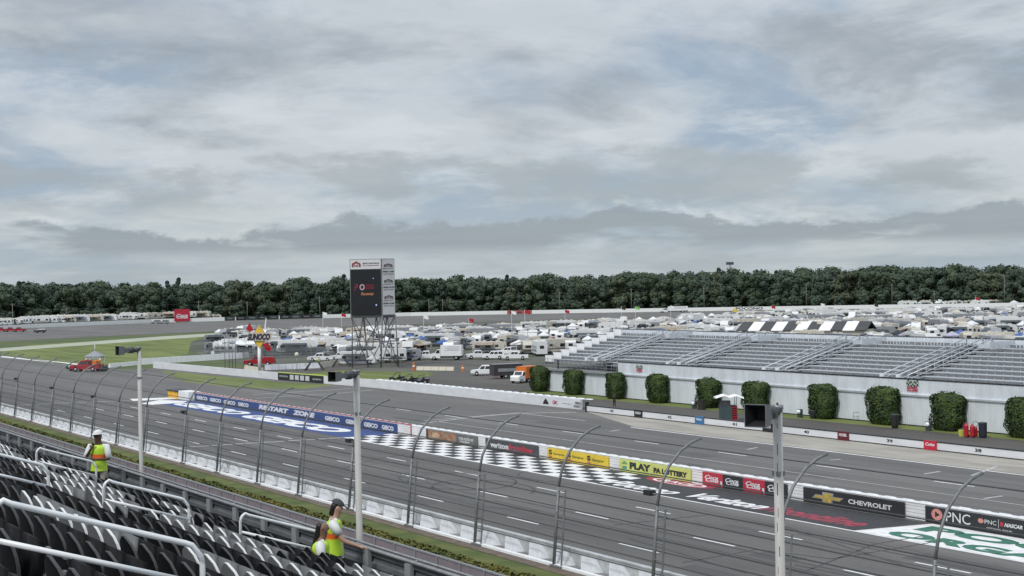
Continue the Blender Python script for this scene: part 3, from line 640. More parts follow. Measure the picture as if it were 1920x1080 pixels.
for s in (19.,26.4,33.8): b.tube([(10.,s,ZT),(10.45,s+.5,12.08)],.02,5); b.tube([(10.,s,ZT-.3),(10.45,s,12.31)],.02,5)
b.build('outer_rail',GALV,t)
# low fence and hedge at the track side
t=thing('verge_fence','low mauve grey panel fence between the stand and the hedge','fence',(40.3,100,0),world=True)
b=MB(); b.box(40.3,40.38,-20,420,0,.88); b.build('panel',mat('mauve_panel',(.175,.15,.165),.8,.15,.8),t); b=MB(); b.box(40.25,40.42,-20,420,.88,.96); s=-20
b.build('cap_rail',GALV,t); b=MB()
b.box(-.04,.04,-.06,.06,0,.9); pm=b.mesh('post',GALV)
while s<230: o=bpy.data.objects.new('post',pm); COL.objects.link(o); o.parent=t; o.location=(-.04,s-100,0); s+=2.6
LEAF=mat('hedge_leaf',(.060,.078,.014),.8,col2=(.14,.13,.025),scale=.14,coords='World',detail=4)
def leafmass(b,fn,n,sz,rnd,kn=1.1):
    for _ in range(n):
        p,nrm=fn(rnd); p=Vector(p); a=Vector((rnd.gauss(0,1),rnd.gauss(0,1),rnd.gauss(0,1))).normalized(); nn=(Vector(nrm)*kn+a).normalized()
        u=nn.cross(Vector((rnd.random(),rnd.random(),rnd.random()))).normalized(); v=nn.cross(u); s=sz*rnd.uniform(.6,1.3)
        b.quad(p-u*s-v*s*.6,p+u*s-v*s*.6,p+u*s+v*s*.6,p-u*s+v*s*.6)
rnd=random.Random(3); b=MB()
def hf(r):
    s=25+ (r.random()**1.6)*240; h=.72+.06*math.sin(s*.7)+.05*math.sin(s*1.9); a=r.random()*math.pi
    return ((41.75-.55*math.cos(a),s,max(.03,h*math.sin(a)+r.uniform(-.05,.08))),(-math.cos(a),0,math.sin(a)))
leafmass(b,hf,34000,.10,rnd); b.smooth=False
for k in range(300): s=-20+k*1.; b.box(41.3,42.15,s,s+1.,0,.56+.03*math.sin(s))
tag(b.build('hedge',LEAF),'long low yellow green hedge along the foot of the stand, beside the grass verge','hedge')
# light poles with square horn speakers
POLEM=mat('weathered_pole',(.42,.415,.395),.6,.15,3,stretch=(1,1,.3)); RUST=mat('rusty_collar',(.16,.06,.03),.8,.3,8)
HORN=mat('horn_grey',(.15,.16,.16),.5,.1,3); HORNIN=mat('horn_mouth',(.012,.012,.014),.8)
def speaker_pole(px,py,label,hl,r=.056,xx=10.7,mouth=.30):
    p=atx(px,py,xx); t=thing('speaker_pole',label,'pole',(xx,p.y,WZ-1),world=False,group='speaker poles in front of the stand')
    H=p.z-(WZ-1); b=MB(); b.tube([(0,0,-4),(0,0,H)],[r*1.05,r],12); b.build('pole',POLEM,t)
    b=MB(); b.tube([(0,0,H-.03),(0,0,H+.015)],r*1.25,12); b.box(-.05,.05,-.05,.05,H-.75,H-.70); b.build('collar',GALV,t)
    if hl=='big':
        b=MB(); rr=random.Random(2)
        for k in range(9): z=H-.1-k*.23-rr.random()*.08; a_=math.radians(215+rr.uniform(-16,10)); b.tube([(math.cos(a_)*r*.97,math.sin(a_)*r*.97,z),(math.cos(a_)*r*.97,math.sin(a_)*r*.97,z-rr.uniform(.05,.16))],rr.uniform(.003,.007),4)
        b.build('rust_streak',RUST,t)
    # horn points along local +u (image left)
    h=thing('horn_speaker',{'small':'small square horn loudspeaker on the left pole','mid':'square horn loudspeaker hanging at the head of the middle pole','big':'large square horn loudspeaker on the right rusty pole, mouth to the left'}[hl],'loudspeaker',(xx,p.y,p.z),math.radians({'small':186,'mid':206,'big':204}[hl]),group='horn loudspeakers'); u0=.10; m=mouth/2
    b=MB(); L={'small':.44,'mid':.56,'big':.50}[hl]; zc=-.06 if hl!='big' else -.05
    def sq(x,h_): return [(x,-h_,zc-h_),(x,h_,zc-h_),(x,h_,zc+h_),(x,-h_,zc+h_)]
    prof=[(u0,.025),(u0+L*.3,.035),(u0+L*.32,m*.45),(u0+L*.62,m*.52),(u0+L*.72,m*.9),(u0+L,m)]
    for i in range(len(prof)-1):
        A=sq(*prof[i]); B=sq(*prof[i+1])
        for j in range(4): k=(j+1)%4; b.quad(A[j],A[k],B[k],B[j])
    A=sq(u0+L,m); B=sq(u0+L,m*.93); C_=sq(u0+L*.62,m*.45)
    for j in range(4): k=(j+1)%4; b.quad(A[j],A[k],B[k],B[j])
    b.build('horn',HORN,h,off=(0,0,0)); b=MB()
    for j in range(4): k=(j+1)%4; b.quad(B[j],B[k],C_[k],C_[j])
    b.poly(C_); b.build('mouth',HORNIN,h,off=(0,0,0))
    b=MB(); b.tube([(-.02,0,zc),(u0+.02,0,zc)],.055,10); b.tube([(u0+.05,0,zc),(u0+.16,0,zc)],.075,10); b.tube([(0,0,zc+.09),(-.05,0,-.2)],.012,5); b.build('driver',DARK,h,off=(0,0,0))
speaker_pole(260.5,651,'slim pale pole on the left rising from the stand fence, nearest the white capped man','small',.048,mouth=.22)
speaker_pole(668,695,'pale pole left of centre passing in front of the scoreboard legs','mid',.054,mouth=.17)
speaker_pole(1457.5,762,'rust streaked pale pole on the right, thickest of the three','big',.053,mouth=.245)
# ================================================================ GARAGE BUILDING AND BLEACHERS
t=thing('garage_building','long low white ribbed metal building facing the pit lane, under the aluminium bleachers','building',(122,130,0),world=True)
S0,S1=-10,181.5
def ribbed(b,x,s0,s1,z0,z1,step=.30,dp=.045):
    vs=[];n=int((s1-s0)/step)
    for i in range(n+1):
        s=s0+i*step
        for q,xx in ((0,x),(.58,x),(.66,x-dp),(.92,x-dp)): vs.append((xx,s+q*step))
    V3=[(a,c,z) for z in (z0,z1) for a,c in vs]; N=len(vs); b.add(V3,[(i,i+1,N+i+1,N+i) for i in range(N-1)])
b=MB(); ribbed(b,122,S0,S1,0,3.42); b.box(122.1,138,S0,S1,0,3.4); b.box(122,122.1,S1,S1+.12,0,3.42); b.build('wall',SHEET,t)
b=MB(); b.box(121.8,122.05,S0,161.4,3.30,3.42); b.box(121.75,122.05,S0,161.4,3.42,3.52); b.build('ledge',SHEET,t)
b=MB(); ribbed(b,121.95,S0,161.3,3.52,5.12); b.box(121.93,122.2,161.3,161.5,3.5,5.15); b.box(122.0,122.2,S0,161.3,3.52,5.12); b.build('parapet',SHEET,t)
b=MB(); b.box(121.88,122.25,S0,161.6,5.12,5.24); b.box(121.9,121.97,S0,S1,0,.12); b.build('black_cap',BLACK,t)
b=MB(); b.box(121.6,138,161.5,S1,3.42,3.56); b.box(121.55,121.65,161.5,S1,3.3,3.56); b.build('deck',GREY,t)
b=MB()
for s in [161.6+1.25*k for k in range(17)]: b.tube([(121.7,s,3.2),(121.7,s,5.05)],.04,5)
for z in (4.1,4.6,5.05): b.tube([(121.7,161.5,z),(121.7,181.6,z)],.028,5)
for z in (4.1,5.05): b.tube([(121.7,181.6,z),(124.5,181.6,z)],.028,5)
b.build('deck_railing',GALV,t)
b=MB(); b.box(121.9,122.0,176.5,176.9,3.6,4.9); b.box(123.0,124.2,165.8,166.6,3.6,4.8); b.build('deck_locker',DARK,t)
for px,py,hh,w2 in ((1198,692,.95,1.25),(1710,725,1.25,1.5)):
    c=atx(px,py,121.8); e=thing('track_emblem','checkered flag emblem with red lettering on the building parapet, '+('left' if px<1500 else 'right')+' one of two','emblem',(121.8,c.y,c.z-hh/2),world=True)
    b=MB(); ck=MB(); ck2=MB()
    for i in range(8):
        for j in range(3):
            s=c.y+w2/2*1.1-i*w2*1.1/8; z=c.z+hh*.02+j*hh*.17+.10*math.sin(i*1.2); Q=[(121.82,s,z),(121.82,s-w2*1.1/8,z),(121.82,s-w2*1.1/8,z+hh*.17),(121.82,s,z+hh*.17)]
            (ck if (i+j)%2 else ck2).quad(*Q)
    ck.build('dark_check',mat('emblem_dark',(.03,.07,.04),.6),e); ck2.build('pale_check',mat('emblem_grey',(.4,.42,.4),.6),e)
    b=MB(); text_mb(b,'POCONO',(121.82,c.y+w2*.5,c.z-hh*.45),(0,-w2,0),(0,0,hh*.45),.05,.15); b.build('lettering',BR,e)
# bleachers
t=thing('bleacher_stand','empty aluminium bleachers with bench rows and wide railed stairways above the white building','bleachers',(130,130,3.4),world=True)
NR=10; TX=lambda k:123.+1.46*k; TZ=lambda k:4.45+.40*k
AC=[168.6,149.6,130.5,111.,91.5,72.]
SEC=[(181.2,170.6)]+[(AC[i]-1.95,AC[i+1]+1.95) for i in range(5)]
b=MB(); bd=MB(); brk=MB()
for k in range(NR):
    x=TX(k); z=TZ(k); b.box(x,x+1.38,50,181.3,z-.05,z); bd.box(x+1.38,x+1.44,50,181.3,z-.05,z+.34)
b.build('footboard',ALUD,t); bd.build('riser',mat('riser_grey',(.22,.23,.245),.6,.15,2),t)
for hi,lo in SEC:
    for k in range(NR):
        x=TX(k); z=TZ(k); b=MB(); b.box(x+.58,x+1.0,lo,hi,z+.38,z+.46); 
        s=lo+.3
        while s<hi-.1: b.box(x+.72,x+.90,s-.025,s+.025,z,z+.40); s+=1.1
        b.build('bench',ALU,t)
for k in range(NR): b=MB(); b.box(TX(k)-.10,TX(k)-.04,179.3,181.5,TZ(k)+.05,TZ(k)+1.02); b.build('end_panel',WHITE,t)
b=MB()
for k in range(NR): b.box(TX(k)-.02,TX(k)+1.46,181.3,181.38,TZ(k)-.35,TZ(k)+1.0)
b.build('end_wall',SHEET,t); b=MB()
for k in range(NR): b.box(TX(k)-.05,TX(k)+1.47,181.26,181.42,TZ(k)+1.,TZ(k)+1.07); b.box(TX(k)-.07,TX(k)-.02,181.26,181.42,TZ(k)-.4,TZ(k)+1.07)
b.build('end_frame',BLACK,t)
b=MB(); ribbed(b,TX(NR)-.05,50,181.3,TZ(NR-1)-.2,TZ(NR-1)+.95,.5); b.build('back_panel',SHEET,t); b=MB(); b.box(TX(NR)-.12,TX(NR)+.03,50,181.4,TZ(NR-1)+.95,TZ(NR-1)+1.03); b.build('back_rail',BLACK,t)
for a in AC:
    st=MB()
    for k in range(NR*2): st.box(TX(0)+.73*k,TX(0)+.73*k+.6,a-1.7,a+1.7,TZ(0)+.2*k-.04,TZ(0)+.2*k)
    o=st.build('stair',ALUD,t); b=MB()
    for s in (a-1.85,a-.55,a+1.85):
        b.tube([(TX(0)-.1,s,TZ(0)+.1),(TX(0)-.1,s,TZ(0)+1.05),(TX(NR-1)+1.2,s,TZ(NR-1)+1.0),(TX(NR-1)+1.2,s,TZ(NR-1))],.062,6)
        b.tube([(TX(0)-.1,s,TZ(0)+.55),(TX(NR-1)+1.2,s,TZ(NR-1)+.5)],.045,5)
        for k in range(1,NR): b.tube([(TX(k),s,TZ(k)-.2),(TX(k),s,TZ(k)+.92)],.025,4)
    b.build('handrail',ALU,t)
    b=MB(); b.box(TX(0)-.35,TX(0)-.05,a+1.6,a+2.1,TZ(0)+.55,TZ(0)+1.1); b.box(TX(0)-.35,TX(0)-.05,a-.8,a-.3,TZ(0)+.55,TZ(0)+1.1); b.build('row_plate',WHITE,t)
    b=MB(); b.box(TX(NR-3),TX(NR)-.1,a-4.9,a-4.84,TZ(NR-1)+.0,TZ(NR-1)+.85); b.box(TX(NR-2),TX(NR-2)+.06,a-4.8,a-1.95,TZ(NR-2)+.4,TZ(NR-2)+.9); b.build('entry_screen',ALU,t)
# shrubs against the building
SHL=mat('clipped_shrub_leaf',(.030,.060,.018),.75,col2=(.075,.115,.024),scale=1.3,detail=3)
def shrub_mesh(seed,wy,wx,h):
    r=random.Random(seed); b=MB(); ph=[r.random()*6 for _ in range(8)]
    def sf(r):
        while 1:
            u,v,w=(r.uniform(-1,1) for _ in range(3)); f=r.choice((0,1,2)); sg=r.choice((-1,1))
            q=[u,v,w]; q[f]=sg
            if q[2]<-.96 and r.random()<.7: continue
            L=(abs(q[0])**9+abs(q[1])**9+abs(q[2])**9)**(1/9); q=[c/L for c in q]
            k=1+.05*math.sin(q[1]*5+ph[0]+q[2]*3)+.045*math.sin(q[2]*7+ph[1])+.04*math.sin(q[0]*6+ph[2]+q[1]*9)
            low=1 if q[2]>-.4 else 1-.22*(-.4-q[2])/.6
            p=(q[0]*wx/2*k*low,q[1]*wy/2*k*low,h/2+q[2]*h/2*(k if q[2]>0 else 1))
            dp=r.random()**2*.12; return ((p[0]*(1-dp),p[1]*(1-dp),p[2]),q)
    leafmass(b,sf,7000,.085,r)
    for _ in range(30):   # stray shoots on top
        y=r.uniform(-wy*.4,wy*.4); x=r.uniform(-wx*.3,wx*.3); z=h*r.uniform(.98,1.06)
        leafmass(b,lambda rr:((x+rr.uniform(-.08,.08),y+rr.uniform(-.08,.08),z+rr.uniform(-.1,.12)),(0,0,1)),4,.07,r)
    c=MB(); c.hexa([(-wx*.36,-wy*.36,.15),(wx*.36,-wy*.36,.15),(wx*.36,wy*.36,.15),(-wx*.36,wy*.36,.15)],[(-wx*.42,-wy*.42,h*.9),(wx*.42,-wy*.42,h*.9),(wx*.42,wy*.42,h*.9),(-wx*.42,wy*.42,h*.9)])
    return b,c
SHI=[(1015,734),(1080,740),(1153,748),(1239,755),(1322,765),(1416,773),(1521,787),(1646,797),(1772,808),(1905,823)]
LBL=['clipped dark green shrub at the far left corner of the white building','clipped shrub second from the left corner of the building, under the railed deck','clipped shrub behind the standing pit crew person','clipped shrub just below the left track emblem on the parapet','clipped shrub left of the white topped tool cart','clipped shrub directly behind the tool cart and its screen','clipped shrub right of the rusty pole head, with a bent rail at its foot','broad clipped shrub with a black bin at its right side','clipped shrub with a round white lamp barrel at its left foot','clipped shrub cut off by the right edge of the picture']
LM=[]
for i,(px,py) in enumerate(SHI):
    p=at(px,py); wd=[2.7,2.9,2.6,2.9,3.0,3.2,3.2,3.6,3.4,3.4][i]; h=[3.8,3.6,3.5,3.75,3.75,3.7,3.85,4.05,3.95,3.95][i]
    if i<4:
        b,c=shrub_mesh(20+i,3.,1.9,3.8); LM.append((b.mesh('foliage',SHL),c.mesh('stems',mat('inner_foliage',(.012,.018,.008),.9))))  # solid core block inside the leaf shell, darker than the leaves
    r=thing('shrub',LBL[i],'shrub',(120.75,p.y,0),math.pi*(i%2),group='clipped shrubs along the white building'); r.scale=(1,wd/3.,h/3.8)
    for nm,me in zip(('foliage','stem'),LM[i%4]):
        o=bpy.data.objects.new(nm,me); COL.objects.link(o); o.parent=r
# pit props
p=at(1360,790); t=thing('tool_cart','red and dark tool cart with shelves under a crumpled white canopy, behind the pit wall','cart',(p.x+.5,p.y,0),math.radians(147))
b=MB(); b.box(-.3,1.0,-.8,.8,.25,1.7); b.build('cabinet',mat('cabinet_green_grey',(.05,.08,.085),.5,.1,2),t,off=(0,0,0))
b=MB(); b.box(-.9,-.3,-.8,.8,.2,.3); 
for k in range(6): b.box(-.95,-.31,-.85,.8,.25+k*.27,.36+k*.27)
b.build('drawer',RED,t,off=(0,0,0)); b=MB()
for k in range(6): b.box(-.93,-.33,-.78,.75,.37+k*.27,.50+k*.27)
b.build('shelf_recess',BLACK,t,off=(0,0,0))
b=MB(); top=[(1.6,-.9,2.85),(.6,-1.,3.15),(0,-1.,2.9),(-.8,-1.,3.1),(-1.7,-.9,2.75)]
for i in range(4): a,c=top[i],top[i+1]; b.hexa([(a[0],-1,a[2]-.18),(c[0],-1,c[2]-.18),(c[0],1,c[2]-.1),(a[0],1,a[2]-.1)],[(a[0],-.8,a[2]),(c[0],-.8,c[2]),(c[0],.8,c[2]+.1),(a[0],.8,a[2]+.1)])
b.build('canopy',WHITE,t,off=(0,0,0)); b=MB()
for x in (-.85,.95):
    for y in (-.75,.75): b.tube([(x,y,.2),(x,y,2.85)],.03,5)
b.box(-.2,.8,-.5,.5,1.7,2.4); b.build('frame',DARK,t,off=(0,0,0)); b=MB()
for x in (-.7,.8):
    for y in (-.7,.7): b.cyl((x,y-.05,.15),(x,y+.05,.15),.15,12)
b.build('wheel',RUB,t,off=(0,0,0))
p=at(1316,768); t=thing('equipment_case','dark upright case standing left of the tool cart','case',(p.x,p.y,0)); b=MB(); b.box(-.3,.3,-.45,.45,0,1.15); b.build('case',mat('case_brown_black',(.03,.025,.02),.5),t,off=(0,0,0)); b=MB(); b.box(-.33,.33,-.48,.48,1.15,1.22); b.build('lid',BLACK,t,off=(0,0,0))
def bin_(px,py,label,h=1.1,m=BLACK):
    p=at(px,py); t=thing('rubbish_bin',label,'bin',(p.x,p.y,0)); b=MB(); b.lathe((0,0,0),[(.34,0),(.40,.3),(.42,h*.8),(.42,h)],12); b.build('drum',m,t,off=(0,0,0)); b=MB(); b.lathe((0,0,h),[(.45,0),(.45,.06),(.2,.12)],12); b.build('lid',DARK,t,off=(0,0,0)); return t
bin_(1678,803,'tall black bin at the right foot of the broad shrub',1.45)
bin_(1843,821,'black bin beside the red equipment by the building',1.5,mat('bin_navy',(.02,.022,.035),.5))
bin_(1525,785,'dark bin at the foot of the shrub right of the rusty pole',.9)
for px,py,l in ((1302,766,'round white lamp leaning on a dark stand left of the equipment case'),(1500,783,'white lamp head on a stand just right of the rusty pole'),(1741,808,'round white lamp in dark barrel at a shrub foot, near the right edge')):
    p=at(px,py); t=thing('work_lamp',l,'lamp',(p.x,p.y,0),math.radians(200)); b=MB(); b.lathe((0,0,0),[(.30,0),(.34,.5),(.34,.95),(.3,1.0)],12); b.build('barrel',mat('lamp_barrel',(.05,.07,.07),.6),t,off=(0,0,0))
    b=MB(); b.tube([(.30,0,.72),(.42,0,.74)],.24,14); b.build('lens',WHITE,t,off=(0,0,0))
p=at(1822,820); t=thing('extinguisher_cart','red wheeled fire equipment with hoops and tanks between a yellow pail and a black bin','fire cart',(p.x,p.y,0),math.radians(147))
b=MB(); b.lathe((0,.25,0.1),[(.2,0),(.24,.1),(.24,1.0),(.12,1.25)],12); b.lathe((.55,0,0.1),[(.2,0),(.24,.1),(.24,1.1),(.12,1.35)],12); b.lathe((-.4,0,.1),[(.17,0),(.2,.1),(.2,.8),(.1,1.)],12); b.build('tank',RED,t,off=(0,0,0))
b=MB(); b.tube([(-.35+.3*math.cos(a*math.pi/6),0.1,1.35+.3*math.sin(a*math.pi/6)) for a in range(13)],.03,5); b.tube([(.5,0,1.3),(.8,0,1.6),(.9,0,1.0)],.03,5); b.build('hose',DARK,t,off=(0,0,0)); b=MB(); b.cyl((.3,-.3,.16),(.3,-.2,.16),.16); b.cyl((-.3,-.3,.16),(-.3,-.2,.16),.16); b.build('wheel',RUB,t,off=(0,0,0))
p=at(1803,818); t=thing('pail','small yellow pail left of the red fire equipment','pail',(p.x,p.y,0)); b=MB(); b.lathe((0,0,0),[(.28,0),(.34,.65)],12); b.build('pail_body',mat('pail_yellow',(.5,.5,.1),.5),t,off=(0,0,0)); b=MB(); b.tube([(0,-.33,.6),(0,-.2,.8),(0,.2,.8),(0,.33,.6)],.015,5); b.build('handle',GALV,t,off=(0,0,0))
b=MB(); 
for a,c in (((1552,782),(1620,782)),((1600,790),(1668,783))):
    A=at(*a); B=at(*c); 
    for z in (.5,1.0): b.tube([(A.x,A.y,z),(B.x,B.y,z)],.03,5)
    for q in (A,B,(A+B)/2): b.tube([(q.x,q.y,0),(q.x,q.y,1.0)],.03,5)
tag(b.build('pipe_barrier',GALV),'thin grey pipe barriers in front of the building beside the broad shrub','barrier')
# ================================================================ SCOREBOARD TOWER
BASE=at(706,690); LD=Vector((-CXV.x,-CXV.y,0)).normalized()     # image left, on the ground
FD=Vector((math.sin(YAW-.13),math.cos(YAW-.13),0))
Zs=proj(BASE)[2]; S=Zs/FPX
t=thing('scoreboard_tower','tall electronic scoreboard with dark screen and white side panel on crossed steel legs','scoreboard',tuple(BASE),0,world=True)
def bp(dx,dd,z): # dx: metres to image right of base column, dd: away
    return BASE-LD*dx+FD*dd+Vector((0,0,z))
A=bp(-5.05,1.6,0); B=bp(1.40,0,0); C_=bp(4.15,2.2,0); D_=A+(C_-B)
ZB,ZT2=10.7,22.3; 
b=MB(); b.hexa([(q.x,q.y,ZB) for q in (A,B,C_,D_)],[(q.x,q.y,ZT2) for q in (A,B,C_,D_)]); body=b.build('cabinet',mat('board_grey',(.20,.21,.22),.5,.1,.5),t)
def face(P0,P1,u0,u1,z0,z1,off):
    d=(P1-P0); n=Vector((d.y,-d.x,0)).normalized(); n=-n if n.dot(CF)>0 else n
    o=P0+n*off; return [o+d*u0+Vector((0,0,z0)),o+d*u1+Vector((0,0,z0)),o+d*u1+Vector((0,0,z1)),o+d*u0+Vector((0,0,z1))]
def ft(b,P0,P1,s,u0,u1,z0,z1,off=.08,bold=.03,shear=0.):
    q=face(P0,P1,u0,u1,z0,z1,off); text_mb(b,s,q[0],q[1]-q[0],q[3]-q[0],bold,shear)
PNW=mat('board_panel_white',(.62,.62,.64),.5,.05,.5); SCR=mat('led_screen',(.010,.011,.016),.35,.2,.6); MAR=mat('sign_maroon',(.22,.05,.06),.6,.2,3)
b=MB(); b.quad(*face(A,B,.02,.98,ZB+9.55,ZT2-.12,.04)); b.build('header_panel',PNW,t)
b=MB(); b.quad(*face(A,B,.02,.98,ZB+.05,ZB+9.45,.05)); sc=b.build('screen',SCR,t)
b=MB(); b.quad(*face(B,C_,.04,.97,ZB+.15,ZT2-.12,.04)); b.build('side_panel',PNW,t)
b=MB(); 
def arch(b,P0,P1,u0,u1,z0,z1,off):
    q=face(P0,P1,u0,u1,z0,z1,off); o,U,V=q[0],q[1]-q[0],q[3]-q[0]
    f=lambda x,y:o+U*x+V*y
    b.poly([f(x,y) for x,y in ((0,0),(.2,0),(.2,.35),(.3,.55),(.5,.62),(.7,.55),(.8,.35),(.8,0),(1,0),(1,.5),(.92,.72),(.72,.78),(.62,.98),(.5,1),(.38,.98),(.28,.78),(.08,.72),(0,.5))])
    for i in range(3): x=.28+.17*i; b.quad(f(x,0),f(x+.1,0),f(x+.1,.42),f(x,.42))
arch(b,A,B,.07,.35,ZB+10.,ZB+11.15,.08)
for zz in (8.9,9.9-4.4,9.9-7.9): pass
b.build('emblem',MAR,t)
b=MB(); GTX=mat('sign_dark_text',(.06,.06,.065),.6)
for zc in (10.25,7.05,3.75): arch(b,B,C_,.16,.84,ZB+zc-.35,ZB+zc+.35,.08)
b.build('emblem',mat('sign_brown',(.12,.08,.08),.6,.2,3),t)
b=MB(); ft(b,A,B,'BARTONSVILLE',.42,.92,ZB+10.55,ZB+10.85); 
for zc in (10.25,7.05,3.75): ft(b,B,C_,'RESORT',.10,.90,ZB+zc-.78,ZB+zc-.6); ft(b,B,C_,'FREE.COM',.08,.92,ZB+zc-1.45,ZB+zc-1.15,bold=.05); ft(b,B,C_,'570-555',.10,.9,ZB+zc-1.9,ZB+zc-1.72)
b.build('lettering',GTX,t); b=MB(); ft(b,A,B,'PA POCONOS',.42,.92,ZB+10.15,ZB+10.35); b.build('lettering',MAR,t)
LR=mat('led_red',(.16,.01,.03),.5,emit=.25); b=MB(); ft(b,A,B,'P',.13,.26,ZB+5.1,ZB+6.5,shear=.3); ft(b,A,B,'CONO',.50,.76,ZB+5.4,ZB+6.4,shear=.1); b.build('lettering',LR,sc)
b=MB(); ft(b,A,B,'Raceway',.34,.76,ZB+4.0,ZB+4.8,shear=.3); b.build('lettering',mat('led_orange',(.32,.13,.06),.5,emit=.3),sc)
b=MB(); ft(b,A,B,'o',.30,.47,ZB+5.2,ZB+6.5,bold=.02); b.build('lettering',mat('led_pink',(.30,.20,.22),.5,emit=.3),sc)
b=MB(); b.quad(*face(A,B,.80,.84,ZB+2.,ZB+2.3,.08)); b.quad(*face(A,B,.73,.755,ZB+7.5,ZB+7.7,.08)); b.build('lit_pixel',mat('led_blue',(.3,.4,.75),.5,emit=.6),sc)
b=MB(); LG=[]
E0,E1,E2,E3=bp(-4.9,2,0),bp(.9,0,0),bp(4.6,2.4,0),bp(-1.6,4.,0)
top=lambda q,k:Vector((q.x,q.y,ZB))
for q,tq in ((E0,A+Vector((.5,.3,0))),(E1,B),(E2,C_),(E3,D_)):
    b=MB(); b.tube([(q.x,q.y,0),(tq.x,tq.y,ZB)],.135,6); b.build('leg',mat('tower_steel',(.13,.135,.14),.5,.2,2),t)
    for k in (-1,1):
        m=tq.lerp(A if k<0 else C_,.35)
QS=[(E0,A),(E1,B),(E2,C_),(E3,D_)]
b=MB()
def pt(i,f): q,tq=QS[i%4]; v=q.lerp(tq,f); v=v.copy(); v.z=ZB*f; return v
for i in range(4):
    b.tube([pt(i,0.),pt(i+1,1.)],.10,5); b.tube([pt(i+1,0),pt(i,1.)],.10,5); b.tube([pt(i,.5),pt(i+1,.5)],.06,5)
for dx in (-2.6,.2,2.4): 
    a=bp(dx-.9,1,0); c=bp(dx,1.2,0); b.tube([(a.x,a.y,4.),(c.x,c.y,ZB)],.11,5); a=bp(dx+.9,1,0); b.tube([(a.x,a.y,2.),(c.x,c.y,ZB)],.11,5)
b.build('brace',mat('tower_steel',(.13,.135,.14),.5,.2,2),t)
b=MB(); q=[A+LD*-.3,B,C_,D_]; b.hexa([(v.x,v.y,ZB-.45) for v in q],[(v.x,v.y,ZB-.02) for v in q]); b.build('catwalk',DARK,t)
# ================================================================ FUEL SIGN
P=at(487,697); t=thing('pole_sign','yellow and red diamond shaped fuel sign with slanted lettering on a white pole','sign',tuple(P),world=True)
sp=proj(P)[2]/FPX
def fp(px,z,off=0.): return P-LD*((px-487)*sp)+Vector((0,0,z))-FD*off
b=MB(); b.tube([fp(487,0),fp(487,5.6)],.34,10); b.build('pole',WHITE,t)
def dia(b,cx,cz,rx,rz,off,th=.2): q=[fp(cx-rx,cz,off),fp(cx,cz-rz,off),fp(cx+rx,cz,off),fp(cx,cz+rz,off)]; b.prism(q,FD*-th)
b=MB(); dia(b,487.5,7.0,14,2.35,.2); b.build('diamond_panel',mat('sign_yellow',(.72,.48,.06),.5,.1,1),t); b=MB(); dia(b,487.5,7.0,15.5,2.6,.0); b.build('diamond_rim',mat('sign_rim',(.35,.33,.3),.5),t)
b=MB(); q=[fp(464,6.2,.5),fp(509,6.2,.5),fp(512,7.8,.5),fp(467,7.8,.5)]; b.prism(q,FD*-.15); b.build('name_panel',mat('sign_light',(.5,.46,.42),.5),t)
b=MB(); o=fp(465.5,6.35,.7); text_mb(b,'SUNOCO',o,fp(508,6.35,.7)-o,(0,0,1.3),.06,.3); b.build('lettering',mat('sign_ink',(.03,.02,.05),.5),t)
b=MB(); 
for q in ([(463,8.6),(470,9.9),(477,8.4),(470,8.0)],[(494,5.6),(500,4.2),(511,4.3),(504,5.9)],[(496,4.9),(506,3.9),(508,4.6)]): b.prism([fp(x,z,.4) for x,z in q],FD*-.15)
b.build('arrow',RED,t); b=MB(); b.prism([fp(497,8.6,.4),fp(500,10.6,.4),fp(502,10.8,.4),fp(499.5,8.4,.4)],FD*-.15); b.build('lightning_tip',WHITE,t)
# ================================================================ VEHICLES (x forward, built once and copied)
def wheels(t,xs,w,r=.38,hub=HUB):
    for x in xs:
        for s in (-1,1):
            b=MB(); b.cyl((x,s*(w/2-.22),r),(x,s*(w/2+.01),r),r,14); o=b.build('wheel',RUB,t,off=(0,0,0)); b=MB(); b.cyl((x,s*(w/2-.02),r),(x,s*(w/2+.03),r),r*.6,10); b.build('hub',hub,o,off=(0,0,0))
def lights(t,x0,x1,w,z,m2=None):
    for s in (-1,1):
        b=MB(); b.box(x1-.06,x1+.015,s*w*.36-.16,s*w*.36+.16,z-.1,z+.1); b.build('headlight',mat('headlight_glass',(.6,.62,.62),.15),t,off=(0,0,0)); b=MB(); b.box(x0-.015,x0+.05,s*w*.42-.08,s*w*.42+.08,z-.05,z+.2); b.build('tail_light',RED,t,off=(0,0,0))
def side(b,prof,w,chin=.0):
    b.prism([(x,-w/2,z) for x,z in prof],(0,w,0))
